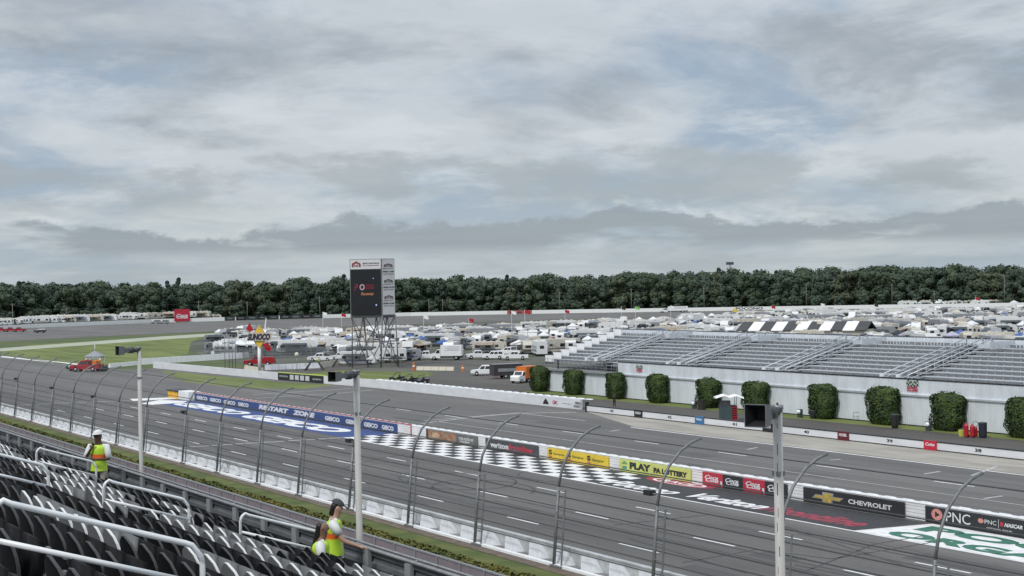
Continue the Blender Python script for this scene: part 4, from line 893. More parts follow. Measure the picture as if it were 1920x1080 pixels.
def green(t,m,base,topz,w,zb,tops,pillars=()):
    x0,x1=base; a0,a1=tops; wt=w*.80; b=MB(); b.hexa([(x0,-w/2+.04,zb),(x1,-w/2+.04,zb),(x1,w/2-.04,zb),(x0,w/2-.04,zb)],[(a0,-wt/2,topz),(a1,-wt/2,topz),(a1,wt/2,topz),(a0,wt/2,topz)]); b.box(a0+.05,a1-.05,-wt/2+.05,wt/2-.05,topz,topz+.05); b.build('cabin',m,t,off=(0,0,0))
    b=MB(); h=topz-zb
    def L(f,x0,x1): return x0+(x1-x0)*f
    for s in (-1,1):
        def yy(f): return s*(L(f,w/2-.04,wt/2)+.012)
        n=len(pillars)+1; cuts=[0]+list(pillars)+[1]
        for i in range(n):
            fa,fb=.14,.86
            def X(u,f): return L(f,L(u,x0+.12,x1-.22),L(u,a0+.08,a1-.08))
            u0=cuts[i]+.025;u1=cuts[i+1]-.025
            b.quad((X(u0,fa),yy(fa),zb+h*fa),(X(u1,fa),yy(fa),zb+h*fa),(X(u1,fb),yy(fb),zb+h*fb),(X(u0,fb),yy(fb),zb+h*fb))
    for (xb,xt,sg) in ((x1,a1,1),(x0,a0,-1)):
        q=[]
        for f in (.12,.88):
            xx=L(f,xb,xt)+sg*.012; hw=L(f,w/2-.04,wt/2)-.08; q.append(((xx,-hw,zb+h*f),(xx,hw,zb+h*f)))
        b.quad(q[0][0],q[0][1],q[1][1],q[1][0])
    b.build('window',GLASS,t,off=(0,0,0))
def pickup(m,label,bar=False):
    t=thing('pickup_truck',label,'truck'); w=2.0
    b=MB(); side(b,[(-2.85,.5),(-2.0,.5),(-1.9,.85),(-1.65,.93),(-1.4,.85),(-1.3,.45),(1.35,.45),(1.45,.85),(1.7,.93),(1.95,.85),(2.05,.5),(2.85,.5),(2.88,.95),(2.7,1.12),(1.35,1.22),(-.75,1.22),(-2.85,1.22)],w); b.build('body',m,t,off=(0,0,0))
    b=MB(); b.box(-2.75,-.85,-.85,.85,1.215,1.228); b.build('truck_bed',BLACK,t,off=(0,0,0))
    green(t,m,(-.80,1.40),1.90,w,1.2,(-.6,.75),(.5,)); wheels(t,(1.7,-1.65),w); lights(t,-2.85,2.86,w,.9)
    b=MB(); b.box(2.8,2.95,-.98,.98,.45,.65); b.box(-2.95,-2.8,-.98,.98,.5,.68); b.box(2.86,2.9,-.5,.5,.75,1.02); b.build('bumper',DARK,t,off=(0,0,0))
    if bar:
        b=MB(); b.box(-.1,.15,-.6,.6,1.95,2.08); b.build('light_bar',ORANGE,t,off=(0,0,0))
    return t
def suv(m,label,L=4.9,h=1.85,nm='suv',cat='car'):
    t=thing(nm,label,cat); w=1.95; a=L/2
    b=MB(); side(b,[(-a,.5),(-a+.7,.45),(-a+.8,.8),(-a+1.05,.88),(-a+1.3,.8),(-a+1.4,.4),(a-1.45,.4),(a-1.35,.8),(a-1.1,.88),(a-.85,.8),(a-.75,.45),(a,.5),(a+.02,.85),(a-.2,1.02),(a-1.25,1.12),(-a+.05,1.15)],w); b.build('body',m,t,off=(0,0,0))
    green(t,m,(-a+.08,a-1.2),h,w,1.1,(-a+.45,a-2.0),(.36,.68)); wheels(t,(a-1.1,-a+1.05),w,.35); lights(t,-a,a,w,.85); return t
def boxvan(m,label):
    t=thing('box_truck',label,'truck'); w=2.4; b=MB(); side(b,[(1.3,.5),(3.6,.5),(3.65,1.25),(3.4,1.5),(2.5,1.65),(2.05,2.35),(1.3,2.4)],w*.86); b.build('cab',m,t,off=(0,0,0))
    b=MB(); b.box(-3.5,1.2,-w/2,w/2,.95,3.3); b.build('cargo_box',m,t,off=(0,0,0)); b=MB(); b.box(-3.5,3.3,-.5,.5,.5,.95); b.box(-3.55,-3.4,-1.1,1.1,.5,.95); b.box(-1.6,1.,-w/2+.02,w/2-.02,.55,.9); b.build('chassis',DARK,t,off=(0,0,0))
    b=MB(); b.quad((2.52,-.85,1.68),(2.52,.85,1.68),(2.10,.8,2.3),(2.10,-.8,2.3))
    for s in (-1,1): b.quad((1.45,s*1.045,1.55),(2.35,s*1.045,1.55),(2.0,s*1.045,2.25),(1.45,s*1.045,2.28))
    b.build('window',GLASS,t,off=(0,0,0)); b=MB()
    for s in (-1,1):
        for k in range(4): b.box(-3.1,.2-.5*(k%2),s*w/2-.01 if s>0 else -w/2-.01,s*w/2+.01 if s>0 else -w/2+.01,2.1+.28*k,2.18+.28*k)
    b.build('lettering',GREY,t,off=(0,0,0)); wheels(t,(2.7,-2.3),w*.95,.45); lights(t,-3.5,3.63,w*.9,1.05); return t
def trailer(m,label,L=5.4,h=2.5):
    t=thing('cargo_trailer',label,'trailer'); b=MB(); b.hexa([(-L/2,-1.15,.55),(L/2,-1.15,.55),(L/2,1.15,.55),(-L/2,1.15,.55)],[(-L/2,-1.15,h),(L/2,-1.15,h),(L/2,1.15,h),(-L/2,1.15,h)]); b.build('body',m,t,off=(0,0,0))
    b=MB(); b.box(-L/2,L/2,-1.17,1.17,h,h+.07); b.box(L/2,L/2+1.3,-.06,.06,.5,.62); b.build('trim',GALV,t,off=(0,0,0)); b=MB(); b.box(-L*.3,L*.35,1.155,1.17,h*.5,h*.72); b.build('lettering',GREY,t,off=(0,0,0)); wheels(t,(-.5,.4),2.4,.34); return t
LHEAD=math.atan2(LD.y,LD.x)     # facing image left
VW=mat('vehicle_white',(.80,.81,.82),.3,.03,1); VR=mat('vehicle_red',(.34,.012,.022),.3,.06,1); VS=mat('vehicle_silver',(.34,.35,.37),.3,metal=.4); VK=mat('vehicle_black',(.02,.02,.022),.25); VB=mat('vehicle_blue',(.05,.09,.2),.3); VO=mat('vehicle_orange',(.58,.15,.02),.4,.08,1)
def put(t,px,py,rz=None,z=0.): p=at(px,py,z); t.location=(p.x,p.y,z); t.rotation_euler=(0,0,LHEAD if rz is None else rz); return t
tr=pickup(VR,'red pickup truck on the track with orange gear in its bed, nose to the left',True); put(tr,163,696.5,LHEAD-.25); tr.scale=(1.2,1.1,1.2)
b=MB(); b.box(-2.3,-1.5,-.8,.8,1.22,1.9); b.cyl((-2.6,.4,1.2),(-2.6,.4,2.2),.12,8); b.cyl((-1.2,-.5,1.2),(-1.2,-.5,1.9),.2,10); b.build('bed_equipment',ORANGE,tr,off=(0,0,0))
b=MB(); b.box(-3.6,-3.,-.9,.9,.4,.9); b.cyl((-3.3,-1,.45),(-3.3,1,.45),.4,12); b.build('rear_roller',BLACK,tr,off=(0,0,0))
p=at(133,695); o=thing('track_dryer','small black and chrome track dryer in front of the red pickup nose','dryer',(p.x,p.y,0),LHEAD-.25); b=MB(); b.cyl((-.5,0,.8),(.7,0,.75),.38,12); b.build('jet_body',CHROME,o,off=(0,0,0)); b=MB(); b.cyl((-.4,-.9,.35),(-.4,.9,.35),.35,12); b.box(-.8,.6,-.5,.5,.35,.5); b.cyl((.7,0,.75),(.9,0,.74),.45,12); b.build('undercarriage',BLACK,o,off=(0,0,0))
tr=pickup(VR,'red pickup truck parked behind the white wall at the fuel sign pole'); put(tr,487,686,LHEAD); tr.scale=(1.15,1.05,1.12)
b=MB(); b.box(-2.7,-.9,-.9,.9,1.22,1.7); b.build('bed_rack',VR,tr,off=(0,0,0))
tr=pickup(VW,'white pickup truck with a person at its open door, in front of the first campers'); put(tr,601,678); WPT=tree_of(tr); WP0=tr
for px,py,l,rz in ((800,674,'white pickup truck immediately left of the white box truck',0),(897,673,'white pickup truck second in the row right of the box truck',.15),(966,675,'white pickup truck at the right end of the parked row',0),(640,676,'white pickup truck partly behind the scoreboard legs',.1)):
    p=at(px,py); copy_tree(WP0,WPT,(p.x,p.y,0),LHEAD+rz,l,'white pickup trucks by the camping lot')
WP0['group']='white pickup trucks by the camping lot'
bx=boxvan(VW,'white box truck with grey lettered side, in the parked row right of the scoreboard'); put(bx,838,675,LHEAD-.15)
s1=suv(VW,'white sport utility vehicle alone on the dark asphalt left of the black trailer'); put(s1,908,704)
s2=suv(VW,'white sport utility vehicle in the row between the box truck and the pickups'); put(s2,925,674)
tr=trailer(mat('trailer_charcoal',(.045,.045,.05),.4,.1,1),'charcoal enclosed trailer beside the orange truck'); put(tr,949,709,LHEAD+.35)
oc=boxvan(VO,'orange and white service truck at the left end of the building shrubs'); put(oc,984,717,LHEAD+.9); oc.scale=(.75,.9,.82)
for c in kids(oc):
    if c.name.startswith('cab'): c.data.materials[0]=VW
# dark utility carts by the angled wall
def atv(label,px,py,rz):
    t=thing('utility_cart',label,'utility cart'); b=MB(); side(b,[(-1.3,.35),(1.3,.35),(1.35,.75),(.7,.85),(.5,.6),(-.3,.6),(-.4,.9),(-1.3,.9)],1.3); b.build('body',VK,t,off=(0,0,0)); b=MB()
    for y in (-.55,.55): b.tube([(.7,y,.8),(.3,y,1.5),(-.5,y,1.5),(-.5,y,.8)],.04,5)
    b.build('roll_bar',DARK,t,off=(0,0,0)); b=MB(); b.box(-.3,.0,-.5,.5,.6,.8); b.box(-.42,-.3,-.5,.5,.7,1.15); b.build('seat',BLACK,t,off=(0,0,0)); wheels(t,(.85,-.85),1.4,.3); return put(t,px,py,rz)
atv('black utility cart behind the white wall, left one of three',745,715,LHEAD); atv('black utility cart between two others behind the white wall',768,718,LHEAD+.3); atv('black utility cart behind the white wall, right one of three',790,720,LHEAD-.2)
# low barriers, cones and stairs near the tower
def jersey(px0,py0,px1,py1,h,m,label,name='concrete_barrier',cat='barrier',grp=None,seg=None):
    a=at(px0,py0); c=at(px1,py1); n=(c-a).normalized(); n=Vector((-n.y,n.x,0)); b=MB()
    k=seg or 1
    for i in range(k):
        p=a.lerp(c,i/k); q=a.lerp(c,(i+.96)/k); b.hexa([(v.x,v.y,0) for v in (p-n*.3,q-n*.3,q+n*.3,p+n*.3)],[(v.x,v.y,h) for v in (p-n*.12,q-n*.12,q+n*.12,p+n*.12)])
    return tag(b.build(name,m),label,cat,grp)
jersey(205,689.5,262,684,.9,WHITE,'white tyre barrier stretch right behind the red track pickup',seg=5)
jersey(262,684,466,671,1.4,WHITE,'long white tyre barrier curving along the infield grass to the fuel sign',seg=22)
jersey(0,669,205,690,.25,WHITE,'low white kerb line along the inside of the turn at the left edge',seg=30)
jersey(497,694,600,690,1.1,WHITE2,'white wrapped barrier between the fuel sign and the stair',seg=8)
jersey(600,690,652,682,1.2,CREAM,'cream barrier beneath the scoreboard left of its legs',seg=4)
jersey(782,694,852,695,.75,CREAM,'row of cream and white concrete blocks right of the scoreboard legs',seg=5)
jersey(460,692,492,697,.8,CREAM,'short cream barrier in front of the red pickup by the fuel sign',seg=3)
def cone(px,py,l,h=1.0,m=ORANGE):
    p=at(px,py); t=thing('traffic_drum',l,'traffic drum',(p.x,p.y,0)); b=MB(); b.lathe((0,0,0),[(.34,0),(.34,.06),(.27,.08),(.22,h)],10); b.build('drum_body',m,t,off=(0,0,0)); b=MB(); b.lathe((0,0,h*.45),[(.262,0),(.252,h*.2)],10); b.build('white_band',WHITE,t,off=(0,0,0))
cone(776,694,'orange drum at the left end of the cream blocks',1.5,ORANGE); cone(868,696,'orange drum right of the cream blocks',1.2); cone(930,706,'red and white drum beside the white sport utility vehicle',1.5,RED)
def stair(px,py,label,w=4.2):
    p=at(px,py); t=thing('wall_stair',label,'steps',(p.x,p.y,0),LHEAD); b=MB()
    for s in (-1,1): b.hexa([(s*w/2,-.5,0),(s*(w/2-.5),-.5,0),(s*(w/2-.5),.5,0),(s*w/2,.5,0)],[(s*.9,-.5,1.7),(s*.6,-.5,1.7),(s*.6,.5,1.7),(s*.9,.5,1.7)])
    b.box(-.9,.9,-.5,.5,1.6,1.75); b.build('stringer',DARK,t,off=(0,0,0)); b=MB()
    for y in (-.5,.5): b.tube([(-w/2,y,.9),(-.9,y,2.6),(.9,y,2.6),(w/2,y,.9)],.03,5)
    b.build('handrail',GALV,t,off=(0,0,0))
stair(590,694,'dark metal crossover steps over the white barrier'); stair(640,688,'dark metal crossover steps left of the scoreboard legs')
def lattice(px,py,h,label,grp=None,name='light_post',ball=True):
    p=at(px,py); t=thing(name,label,'post',(p.x,p.y,0),group=grp); b=MB(); b.tube([(0,0,0),(0,0,h)],.07,6); b.build('pole',GALV,t,off=(0,0,0)); b=MB()
    if ball: b.lathe((0,0,h),[(.05,0),(.4,.1),(.45,.4),(.3,.7),(.05,.8)],10)
    else: b.box(-.4,.4,-.1,.1,h-.2,h+.2)
    b.build('head',CREAM if ball else DARK,t,off=(0,0,0))
lattice(557,696,3.0,'short post with a round pale head beside the white barrier')
for px,l in ((422,'leftmost thin mast behind the white wall'),(430,'second thin mast behind the white wall'),(436,'third thin mast behind the white wall'),(442,'thin mast nearest the red pickup behind the white wall')):
    lattice(px,692,7.5,l,'thin masts behind the white wall','mast',False)
# infield catch fence with curved posts in front of the lot
t=thing('infield_fence','grey wire fence with posts in front of the camping lot','fence',tuple(at(520,668)),world=True); b=MB(); A1=at(392,667); A2=at(470,673); A3=at(640,668); 
pl=[A1,A2,A3]; cnt=0
for i in range(2):
    L=(pl[i+1]-pl[i]).length; n=int(L/6)
    for k in range(n): q=pl[i].lerp(pl[i+1],k/n); bb=MB(); bb.tube([(q.x,q.y,0),(q.x,q.y,2.6),(q.x-.6,q.y-.6,3.2)],.06,5); bb.build('fence_post',GALV,t)
    for z in (1,1.8,2.6): b.tube([(pl[i].x,pl[i].y,z),(pl[i+1].x,pl[i+1].y,z)],.03,4)
b.build('cable',GALV,t)
wm=bpy.data.materials.new('grey_windscreen'); wm.use_nodes=True; bs=wm.node_tree.nodes['Principled BSDF']; bs.inputs['Base Color'].default_value=(.13,.15,.16,1); bs.inputs['Alpha'].default_value=.62; bs.inputs['Roughness'].default_value=.8
b=MB()
for i in range(2): b.quad((pl[i].x,pl[i].y,.1),(pl[i+1].x,pl[i+1].y,.1),(pl[i+1].x,pl[i+1].y,2.5),(pl[i].x,pl[i].y,2.5))
b.build('wire_mesh',wm,t)
# pavilion behind the red pickup
p=at(184,690); t=thing('pavilion','small grey roofed pavilion with white posts behind the red track pickup','pavilion',(p.x+2,p.y+9,-.5),LHEAD); b=MB(); W=1.55
b.add([(-W*1.25,-W*1.25,2.7),(W*1.25,-W*1.25,2.7),(W*1.25,W*1.25,2.7),(-W*1.25,W*1.25,2.7),(0,0,4.)],[(0,1,4),(1,2,4),(2,3,4),(3,0,4),(3,2,1,0)]); b.build('roof',GREY,t,off=(0,0,0)); b=MB(); b.tube([(0,0,3.9),(0,0,5.3)],[.12,.05],6); b.build('finial',WHITE,t,off=(0,0,0))
b=MB()
for x in (-W,W):
    for y in (-W,W): b.tube([(x,y,0),(x,y,2.7)],.14,6)
b.build('post',WHITE,t,off=(0,0,0)); b=MB(); b.box(-W,W,-W,-W+.1,2.2,2.7); b.box(-W,W,W-.1,W,2.2,2.7); b.build('frieze',WHITE,t,off=(0,0,0))
# vehicles out on the far track
s3=suv(VK,'dark low car out on the far track, left part of the picture',4.8,1.5,'race_car'); put(s3,75,624)
for c in kids(s3):
    if c.name.startswith('cabin'): c.data.materials[0]=VW
for i,px in enumerate((2,20,36)):
    p=at(px,622); 
    if i==0:
        rt=pickup(VR,'red truck parked by the far wall at the left edge'); put(rt,px,622); rt['group']='red trucks by the far wall'; RTT=tree_of(rt); RT0=rt
    else: copy_tree(RT0,RTT,(p.x,p.y,0),LHEAD,None,'red trucks by the far wall')
for px,l,mm in ((292,'silver blue car by the far wall, left of the billboard',VS),(308,'silver car by the far wall just left of the billboard',VS)):
    c=suv(mm,l); put(c,px,607)
bx2=boxvan(VW,'white truck on the far track below the woods'); put(bx2,1262,586,LHEAD); bx2.scale=(2.2,1,1)
# ================================================================ CAMPING LOT
W1=mat('camper_white',(.70,.71,.72),.45,.05,1); W2=mat('camper_cream',(.55,.52,.46),.45,.06,1); W3=mat('camper_grey',(.27,.28,.30),.45,.08,1); STR=mat('camper_stripe',(.10,.085,.08),.5); STRB=mat('camper_stripe_blue',(.05,.09,.2),.5); AWN=mat('awning_dark',(.035,.05,.055),.7,.2,1); AWN2=mat('awning_tan',(.3,.24,.18),.7,.2,1)
def camper(kind,m,ms,ma):
    L={'trailer':7.6,'motorhome':9.5,'fifth':10.,'van':6.}[kind]; h={'trailer':3.0,'motorhome':3.4,'fifth':3.6,'van':2.8}[kind]; w=2.5; a=L/2
    b=MB()
    pr={'trailer':[(-a,.6),(a-.7,.6),(a,1.2),(a,2.2),(a-.5,h),(-a+.3,h),(-a,h-.4)],'motorhome':[(-a,.5),(a,.5),(a+.1,1.5),(a-.35,h-.1),(a-.8,h),(-a,h)],'fifth':[(-a,.7),(a-2.6,.7),(a-2.6,1.5),(a,1.7),(a,2.4),(a-1.1,h),(-a+.2,h),(-a,h-.5)],'van':[(-a,.5),(a,.5),(a,1.2),(a-1.,1.4),(a-1.5,2.0),(a-.4,2.2),(a-.6,h),(-a,h)]}[kind]
    side(b,pr,w); parts=[('body',b,m)]
    b=MB()
    for s in (-1,1):
        y0,y1=(w/2,w/2+.015) if s>0 else (-w/2-.015,-w/2)
        b.box(-a+.6,-a+1.7,y0,y1,1.6,2.35); b.box(-.7,.6,y0,y1,1.6,2.35); b.box(a-3.4 if kind=='fifth' else a-2.2,a-2.8 if kind=='fifth' else a-1.4,y0,y1,1.75,2.3)
    b.box(-a-.015,-a,-.5,.5,1.7,2.4)
    if kind=='motorhome': b.quad((a+.11,-1.1,1.55),(a+.11,1.1,1.55),(a-.22,1.1,2.7),(a-.22,-1.1,2.7))
    elif kind=='van': b.quad((a-.98,-1.,1.42),(a-.98,1.,1.42),(a-1.47,1.,1.98),(a-1.47,-1.,1.98))
    else: b.box(a,a+.015,-.7,.7,1.5,2.1)
    parts.append(('window',b,GLASS)); b=MB()
    for s in (-1,1):
        y0,y1=(w/2,w/2+.01) if s>0 else (-w/2-.01,-w/2); b.box(-a+.1,a-.8 if kind!='fifth' else a-2.7,y0,y1,1.0,1.25); b.box(-a+.1,a-2.8,y0,y1,1.4,1.5)
    parts.append(('stripe',b,ms)); b=MB(); b.box(-1.4,-.6,-.4,.4,h,h+.32); b.box(a*.45,a*.45+.8,-.4,.4,h,h+.3); b.lathe((.6,.5,h),[(.25,0),(.2,.2)],8); parts.append(('roof_unit',b,W2))
    b=MB(); b.hexa([(-a+1.2,-w/2-2.1,2.3),(a-2.6,-w/2-2.1,2.3),(a-2.6,-w/2,2.75),(-a+1.2,-w/2,2.75)],[(-a+1.2,-w/2-2.1,2.36),(a-2.6,-w/2-2.1,2.36),(a-2.6,-w/2,2.82),(-a+1.2,-w/2,2.82)])
    for x in (-a+1.25,a-2.65): b.tube([(x,-w/2-2.05,2.3),(x,-w/2,.9)],.04,4)
    parts.append(('awning',b,ma)); b=MB()
    for x in ((-.4,.5) if kind in('trailer','fifth') else (-a+2.2,a-1.5)):
        for s in (-1,1): b.cyl((x,s*(w/2-.25),.38),(x,s*(w/2+.0),.38),.38,10)
    parts.append(('wheel',b,RUB)); return parts,h
def tent(m):
    b=MB(); w=1.55; b.add([(-w,-w,2.1),(w,-w,2.1),(w,w,2.1),(-w,w,2.1),(0,0,3.1)],[(0,1,4),(1,2,4),(2,3,4),(3,0,4)]); b.box(-w,w,-w,-w+.03,1.85,2.1); b.box(-w,w,w-.03,w,1.85,2.1); b.box(-w,-w+.03,-w,w,1.85,2.1); b.box(w-.03,w,-w,w,1.85,2.1)
    c=MB()
    for x in (-w+.05,w-.05):
        for y in (-w+.05,w-.05): c.tube([(x,y,0),(x,y,2.1)],.04,4)
    return [('canopy',b,m),('frame',c,GALV)]
KIND=[]
for kd,m,ms,ma,adj in (('trailer',W1,STR,AWN,'white travel trailer'),('fifth',W1,STR,AWN,'tall white fifth wheel camper'),('motorhome',W2,STR,AWN2,'cream motorhome'),('trailer',W2,STRB,AWN2,'cream travel trailer'),('motorhome',W1,STRB,AWN,'white motorhome'),('van',W1,STRB,AWN,'white camper van'),('fifth',W3,STR,AWN,'grey fifth wheel camper'),('trailer',W3,STRB,AWN,'grey travel trailer')):
    parts,h=camper(kd,m,ms,ma); KIND.append(('camper',adj,[(n,b.mesh(n,[mm]),mm,b) for n,b,mm in parts],1.0,'camper'))
for m,adj in ((W1,'white pop up canopy'),(mat('canopy_blue',(.05,.12,.32),.6,.1,1),'blue pop up canopy'),(mat('canopy_lilac',(.42,.42,.52),.6,.1,1),'pale lilac pop up canopy'),(mat('canopy_dark',(.03,.035,.04),.7),'black pop up canopy')):
    KIND.append(('canopy_tent',adj,[(n,b.mesh(n,[mm]),mm,b) for n,b,mm in tent(m)],1.,'tent'))
def flat(t):
    out=[]
    for o in tree_of(t):
        b=MB(); b.v=[tuple(v.co) for v in o.data.vertices]; b.f=[tuple(p.vertices) for p in o.data.polygons]; b.mi=[0]*len(b.f); b.sm=[False]*len(b.f); out.append((o.name.split('.')[0],o.data,o.data.materials[0],b))
    return out
CARK=[]
for src,adj,nm in ((WP0,'white pickup truck','pickup_truck'),(s1,'white sport utility vehicle','suv')): CARK.append((nm,adj,flat(src),1.,'truck' if nm!='suv' else 'car'))
for mm,adj in ((VK,'black'),(VS,'silver'),(VB,'dark blue'),(VR,'red')):
    base=flat(s1); new=[]
    for n,me,m0,b in base:
        if n in ('body','cabin'): new.append((n,b.mesh(n,[mm]),mm,b))
        else: new.append((n,me,m0,b))
    CARK.append(('suv',adj+' car',new,1.,'car'))
def islands(b):
    par=list(range(len(b.v)))
    def fd(i):
        while par[i]!=i: par[i]=par[par[i]]; i=par[i]
        return i
    for f in b.f:
        for q in f[1:]: par[fd(q)]=fd(f[0])
    G={}
    for f in b.f: G.setdefault(fd(f[0]),[]).append(f)
    out=[]
    for fs in G.values():
        idx=sorted({i for f in fs for i in f}); mp={i:k for k,i in enumerate(idx)}; c=MB(); c.add([b.v[i] for i in idx],[tuple(mp[i] for i in f) for f in fs]); out.append(c)
    return out
_RC={}
def rigthing(K,label,loc,rz,grp,near):
    key=(id(K),near)
    if key not in _RC:
        if near:
            L=[]
            for nm,me,mm,b in K[2]:
                if nm in('window','frame','wheel','roof_unit','headlight','tail_light'):
                    for c in islands(b): L.append(('leg' if nm=='frame' else nm,c.mesh(nm,[mm])))
                else: L.append((nm,me))
            _RC[key]=L
        else:
            B=MB(); ms=[]
            for nm,me,mm,b in K[2]:
                if mm not in ms: ms.append(mm)
                B.m=ms.index(mm); B.add(b.v,b.f)
            _RC[key]=B.mesh(K[0],ms)
    if near:
        t=thing(K[0],label,K[4],loc,rz,grp)
        for nm,me in _RC[key]:
            if nm=='hub': continue
            o=bpy.data.objects.new(nm,me); COL.objects.link(o); o.parent=t
        return t
    o=bpy.data.objects.new(K[0],_RC[key]); COL.objects.link(o); o.location=loc; o.rotation_euler=(0,0,rz); return tag(o,label,K[4],grp)
def inpoly(x,y,P):
    c=False; j=len(P)-1
    for i in range(len(P)):
        if (P[i][1]>y)!=(P[j][1]>y) and x<(P[j][0]-P[i][0])*(y-P[i][1])/(P[j][1]-P[i][1])+P[i][0]: c=not c
        j=i
    return c
LOTP=[tuple(at(*p)[:2]) for p in [(398,668),(520,668),(600,669),(690,672),(760,669),(860,664),(1000,668),(1150,672)]]+[(150,190),(152,60),(230,40),(420,150),(600,335),(530,408),(440,492),(372,536),(281,540),(213,510),(190,495)]
rl=random.Random(5); spots=[]
gd=math.radians(-38); gx=Vector((math.cos(gd),math.sin(gd),0)); gy=Vector((-math.sin(gd),math.cos(gd),0))   # rows lie across the view
org=Vector((120,300,0))
for r_ in range(-45,68):
    yy=r_*6.6+(5 if (r_//2)%2 else 0)
    x=-150+rl.uniform(0,6)
    while x<650:
        big=rl.random(); isrv=big<.60; L=rl.uniform(7.5,12.) if isrv else rl.uniform(5.6,7.5)
        p=org+gx*(x+L/2)+gy*(yy+rl.uniform(-2.6,2.6)); x+=L
        if rl.random()<.10: continue
        if not inpoly(p.x,p.y,LOTP): continue
        P=proj((p.x,p.y,3))
        if P[2]<10 or not(-60<P[0]<1990): continue
        if 1265<P[0]<1300 and P[2]>560: continue
        lim_=[(0,616),(560,613),(760,610),(900,606),(1100,600),(1280,590),(1450,581),(2000,572)]
        for q_ in range(len(lim_)-1):
            if lim_[q_][0]<=P[0]<lim_[q_+1][0]: yl=lim_[q_][1]+(lim_[q_+1][1]-lim_[q_][1])*(P[0]-lim_[q_][0])/(lim_[q_+1][0]-lim_[q_][0]); break
        else: yl=600
        if P[1]<yl: continue
        spots.append((P[2],p,isrv,P[0],P[1]))
# hidden behind the building? keep only what shows over the bleachers
vis=[]
for w_,p,isrv,px,py in spots:
    topy=635 if px>1240 else (635+(1240-px)*.32 if px>1020 else 2000)
    if py>topy+3 : continue
    if 640<w_ and rl.random()<.35: continue
    vis.append((w_,p,isrv,px,py))
vis.sort(key=lambda q:q[0])
def zone(px,w_):
    a='behind the fuel sign' if px<560 else 'behind the scoreboard' if px<770 else 'behind the parked white trucks' if px<1020 else 'over the left end of the bleachers' if px<1400 else 'beyond the middle of the bleachers' if px<1650 else 'beyond the right end of the bleachers'
    b_='in the nearest rows' if w_<350 else 'in the middle rows' if w_<480 else 'in the far rows'
    return b_,a
nrv=ncar=0; stuffM={}
for w_,p,isrv,px,py in vis:
    if isrv:
        k=rl.choices(range(12),[14,11,7,7,9,7,8,7,10,4,3,7])[0]; K=KIND[k]
        if py>1e9: continue
        ang=gd+rl.choice((0,0,math.pi,math.pi/2,-math.pi/2,math.pi/2,-math.pi/2))+rl.gauss(0,.28); n=nrv; nrv+=1; lim=290
    else: K=rl.choices(CARK,[4,3,5,3,2,1])[0]; ang=gd+rl.choice((0,math.pi,math.pi/2))+rl.gauss(0,.08); n=ncar; ncar+=1; lim=190
    if n<lim:
        b_,a=zone(px,w_); t=rigthing(K,'%s %s, %s'%(K[1],b_,a),(p.x,p.y,0),ang,'%s %s, %s'%(K[1],b_,a),w_<345)
        pass
    else:
        ca,sa=math.cos(ang),math.sin(ang)
        for nm,me,mm,b in K[2]:
            B=stuffM.setdefault('camper' if isrv else 'car',{}).setdefault(mm.name,(mm,MB()))[1]; B.add([(p.x+x*ca-y*sa,p.y+x*sa+y*ca,z) for x,y,z in b.v],b.f)
for kk,dct in stuffM.items():
    B=MB(); mats=[]
    for i,(mm,sb) in enumerate(dct.values()): mats.append(mm); B.m=i; B.add(sb.v,sb.f)
    if B.v: tag(B.build('distant_'+('campers' if kk=='camper' else 'cars'),mats),'distant mass of parked %ss in the farthest rows before the woods'%kk,'%ss'%kk,kind='stuff')
print('RV',nrv,'cars',ncar,'seats',len(cands))
# camp outside the far wall
for i in range(88):
    px=rl.uniform(0,250) if i<66 else rl.uniform(250,410) if i<76 else rl.uniform(1700,1920); q=fwp(px); d=Vector((q.x,q.y,0)).normalized(); p=q+d*rl.uniform(4,40); K=KIND[rl.choice((0,1,2,3,4,5,8))]
    rigthing(K,'%s standing outside the far wall, %s side'%(K[1],'left' if px<900 else 'right'),(p.x,p.y,1.75 if px<385 else 0),gd+rl.gauss(0,.3)+rl.choice((0,math.pi)),'%s outside the far wall'%K[1],False)
# named nearby rigs
def rig(k,px,py,rz,label,sc=(1,1,1)):
    K=KIND[k]; p=at(px,py); t=rigthing(K,label,(p.x,p.y,0),rz,None,True); t.scale=sc
rig(10,412,662,gd,'pale lilac canopy at the left end of the camping lot',(1.6,1.6,1.1)); rig(8,450,662,gd,'white canopy left of the fuel sign',(1.6,1.6,1.1)); rig(5,420,667,LHEAD,'white camper van under the lilac canopy')
rig(1,560,664,gd,'large white camper with a dark side just right of the fuel sign'); rig(0,640,662,gd+math.pi,'white camper in the front row left of the scoreboard legs'); rig(4,690,672,gd,'white motorhome seen through the scoreboard legs')
for px,py,k,rz,l in ((672,684,4,gd,'cream motorhome parked between the scoreboard legs'),(700,688,8,gd,'white canopy at the foot of the scoreboard'),(728,680,1,LHEAD,'white fifth wheel camper right behind the scoreboard legs'),(742,688,11,gd,'black canopy at the right foot of the scoreboard'),(660,674,6,gd+1.2,'grey camper at the left scoreboard leg'),(765,676,7,gd,'grey travel trailer just right of the scoreboard legs'),(715,676,5,LHEAD+.4,'white camper van seen between the scoreboard braces')):
    rig(k,px,py,rz,l,(.8,.8,.85))
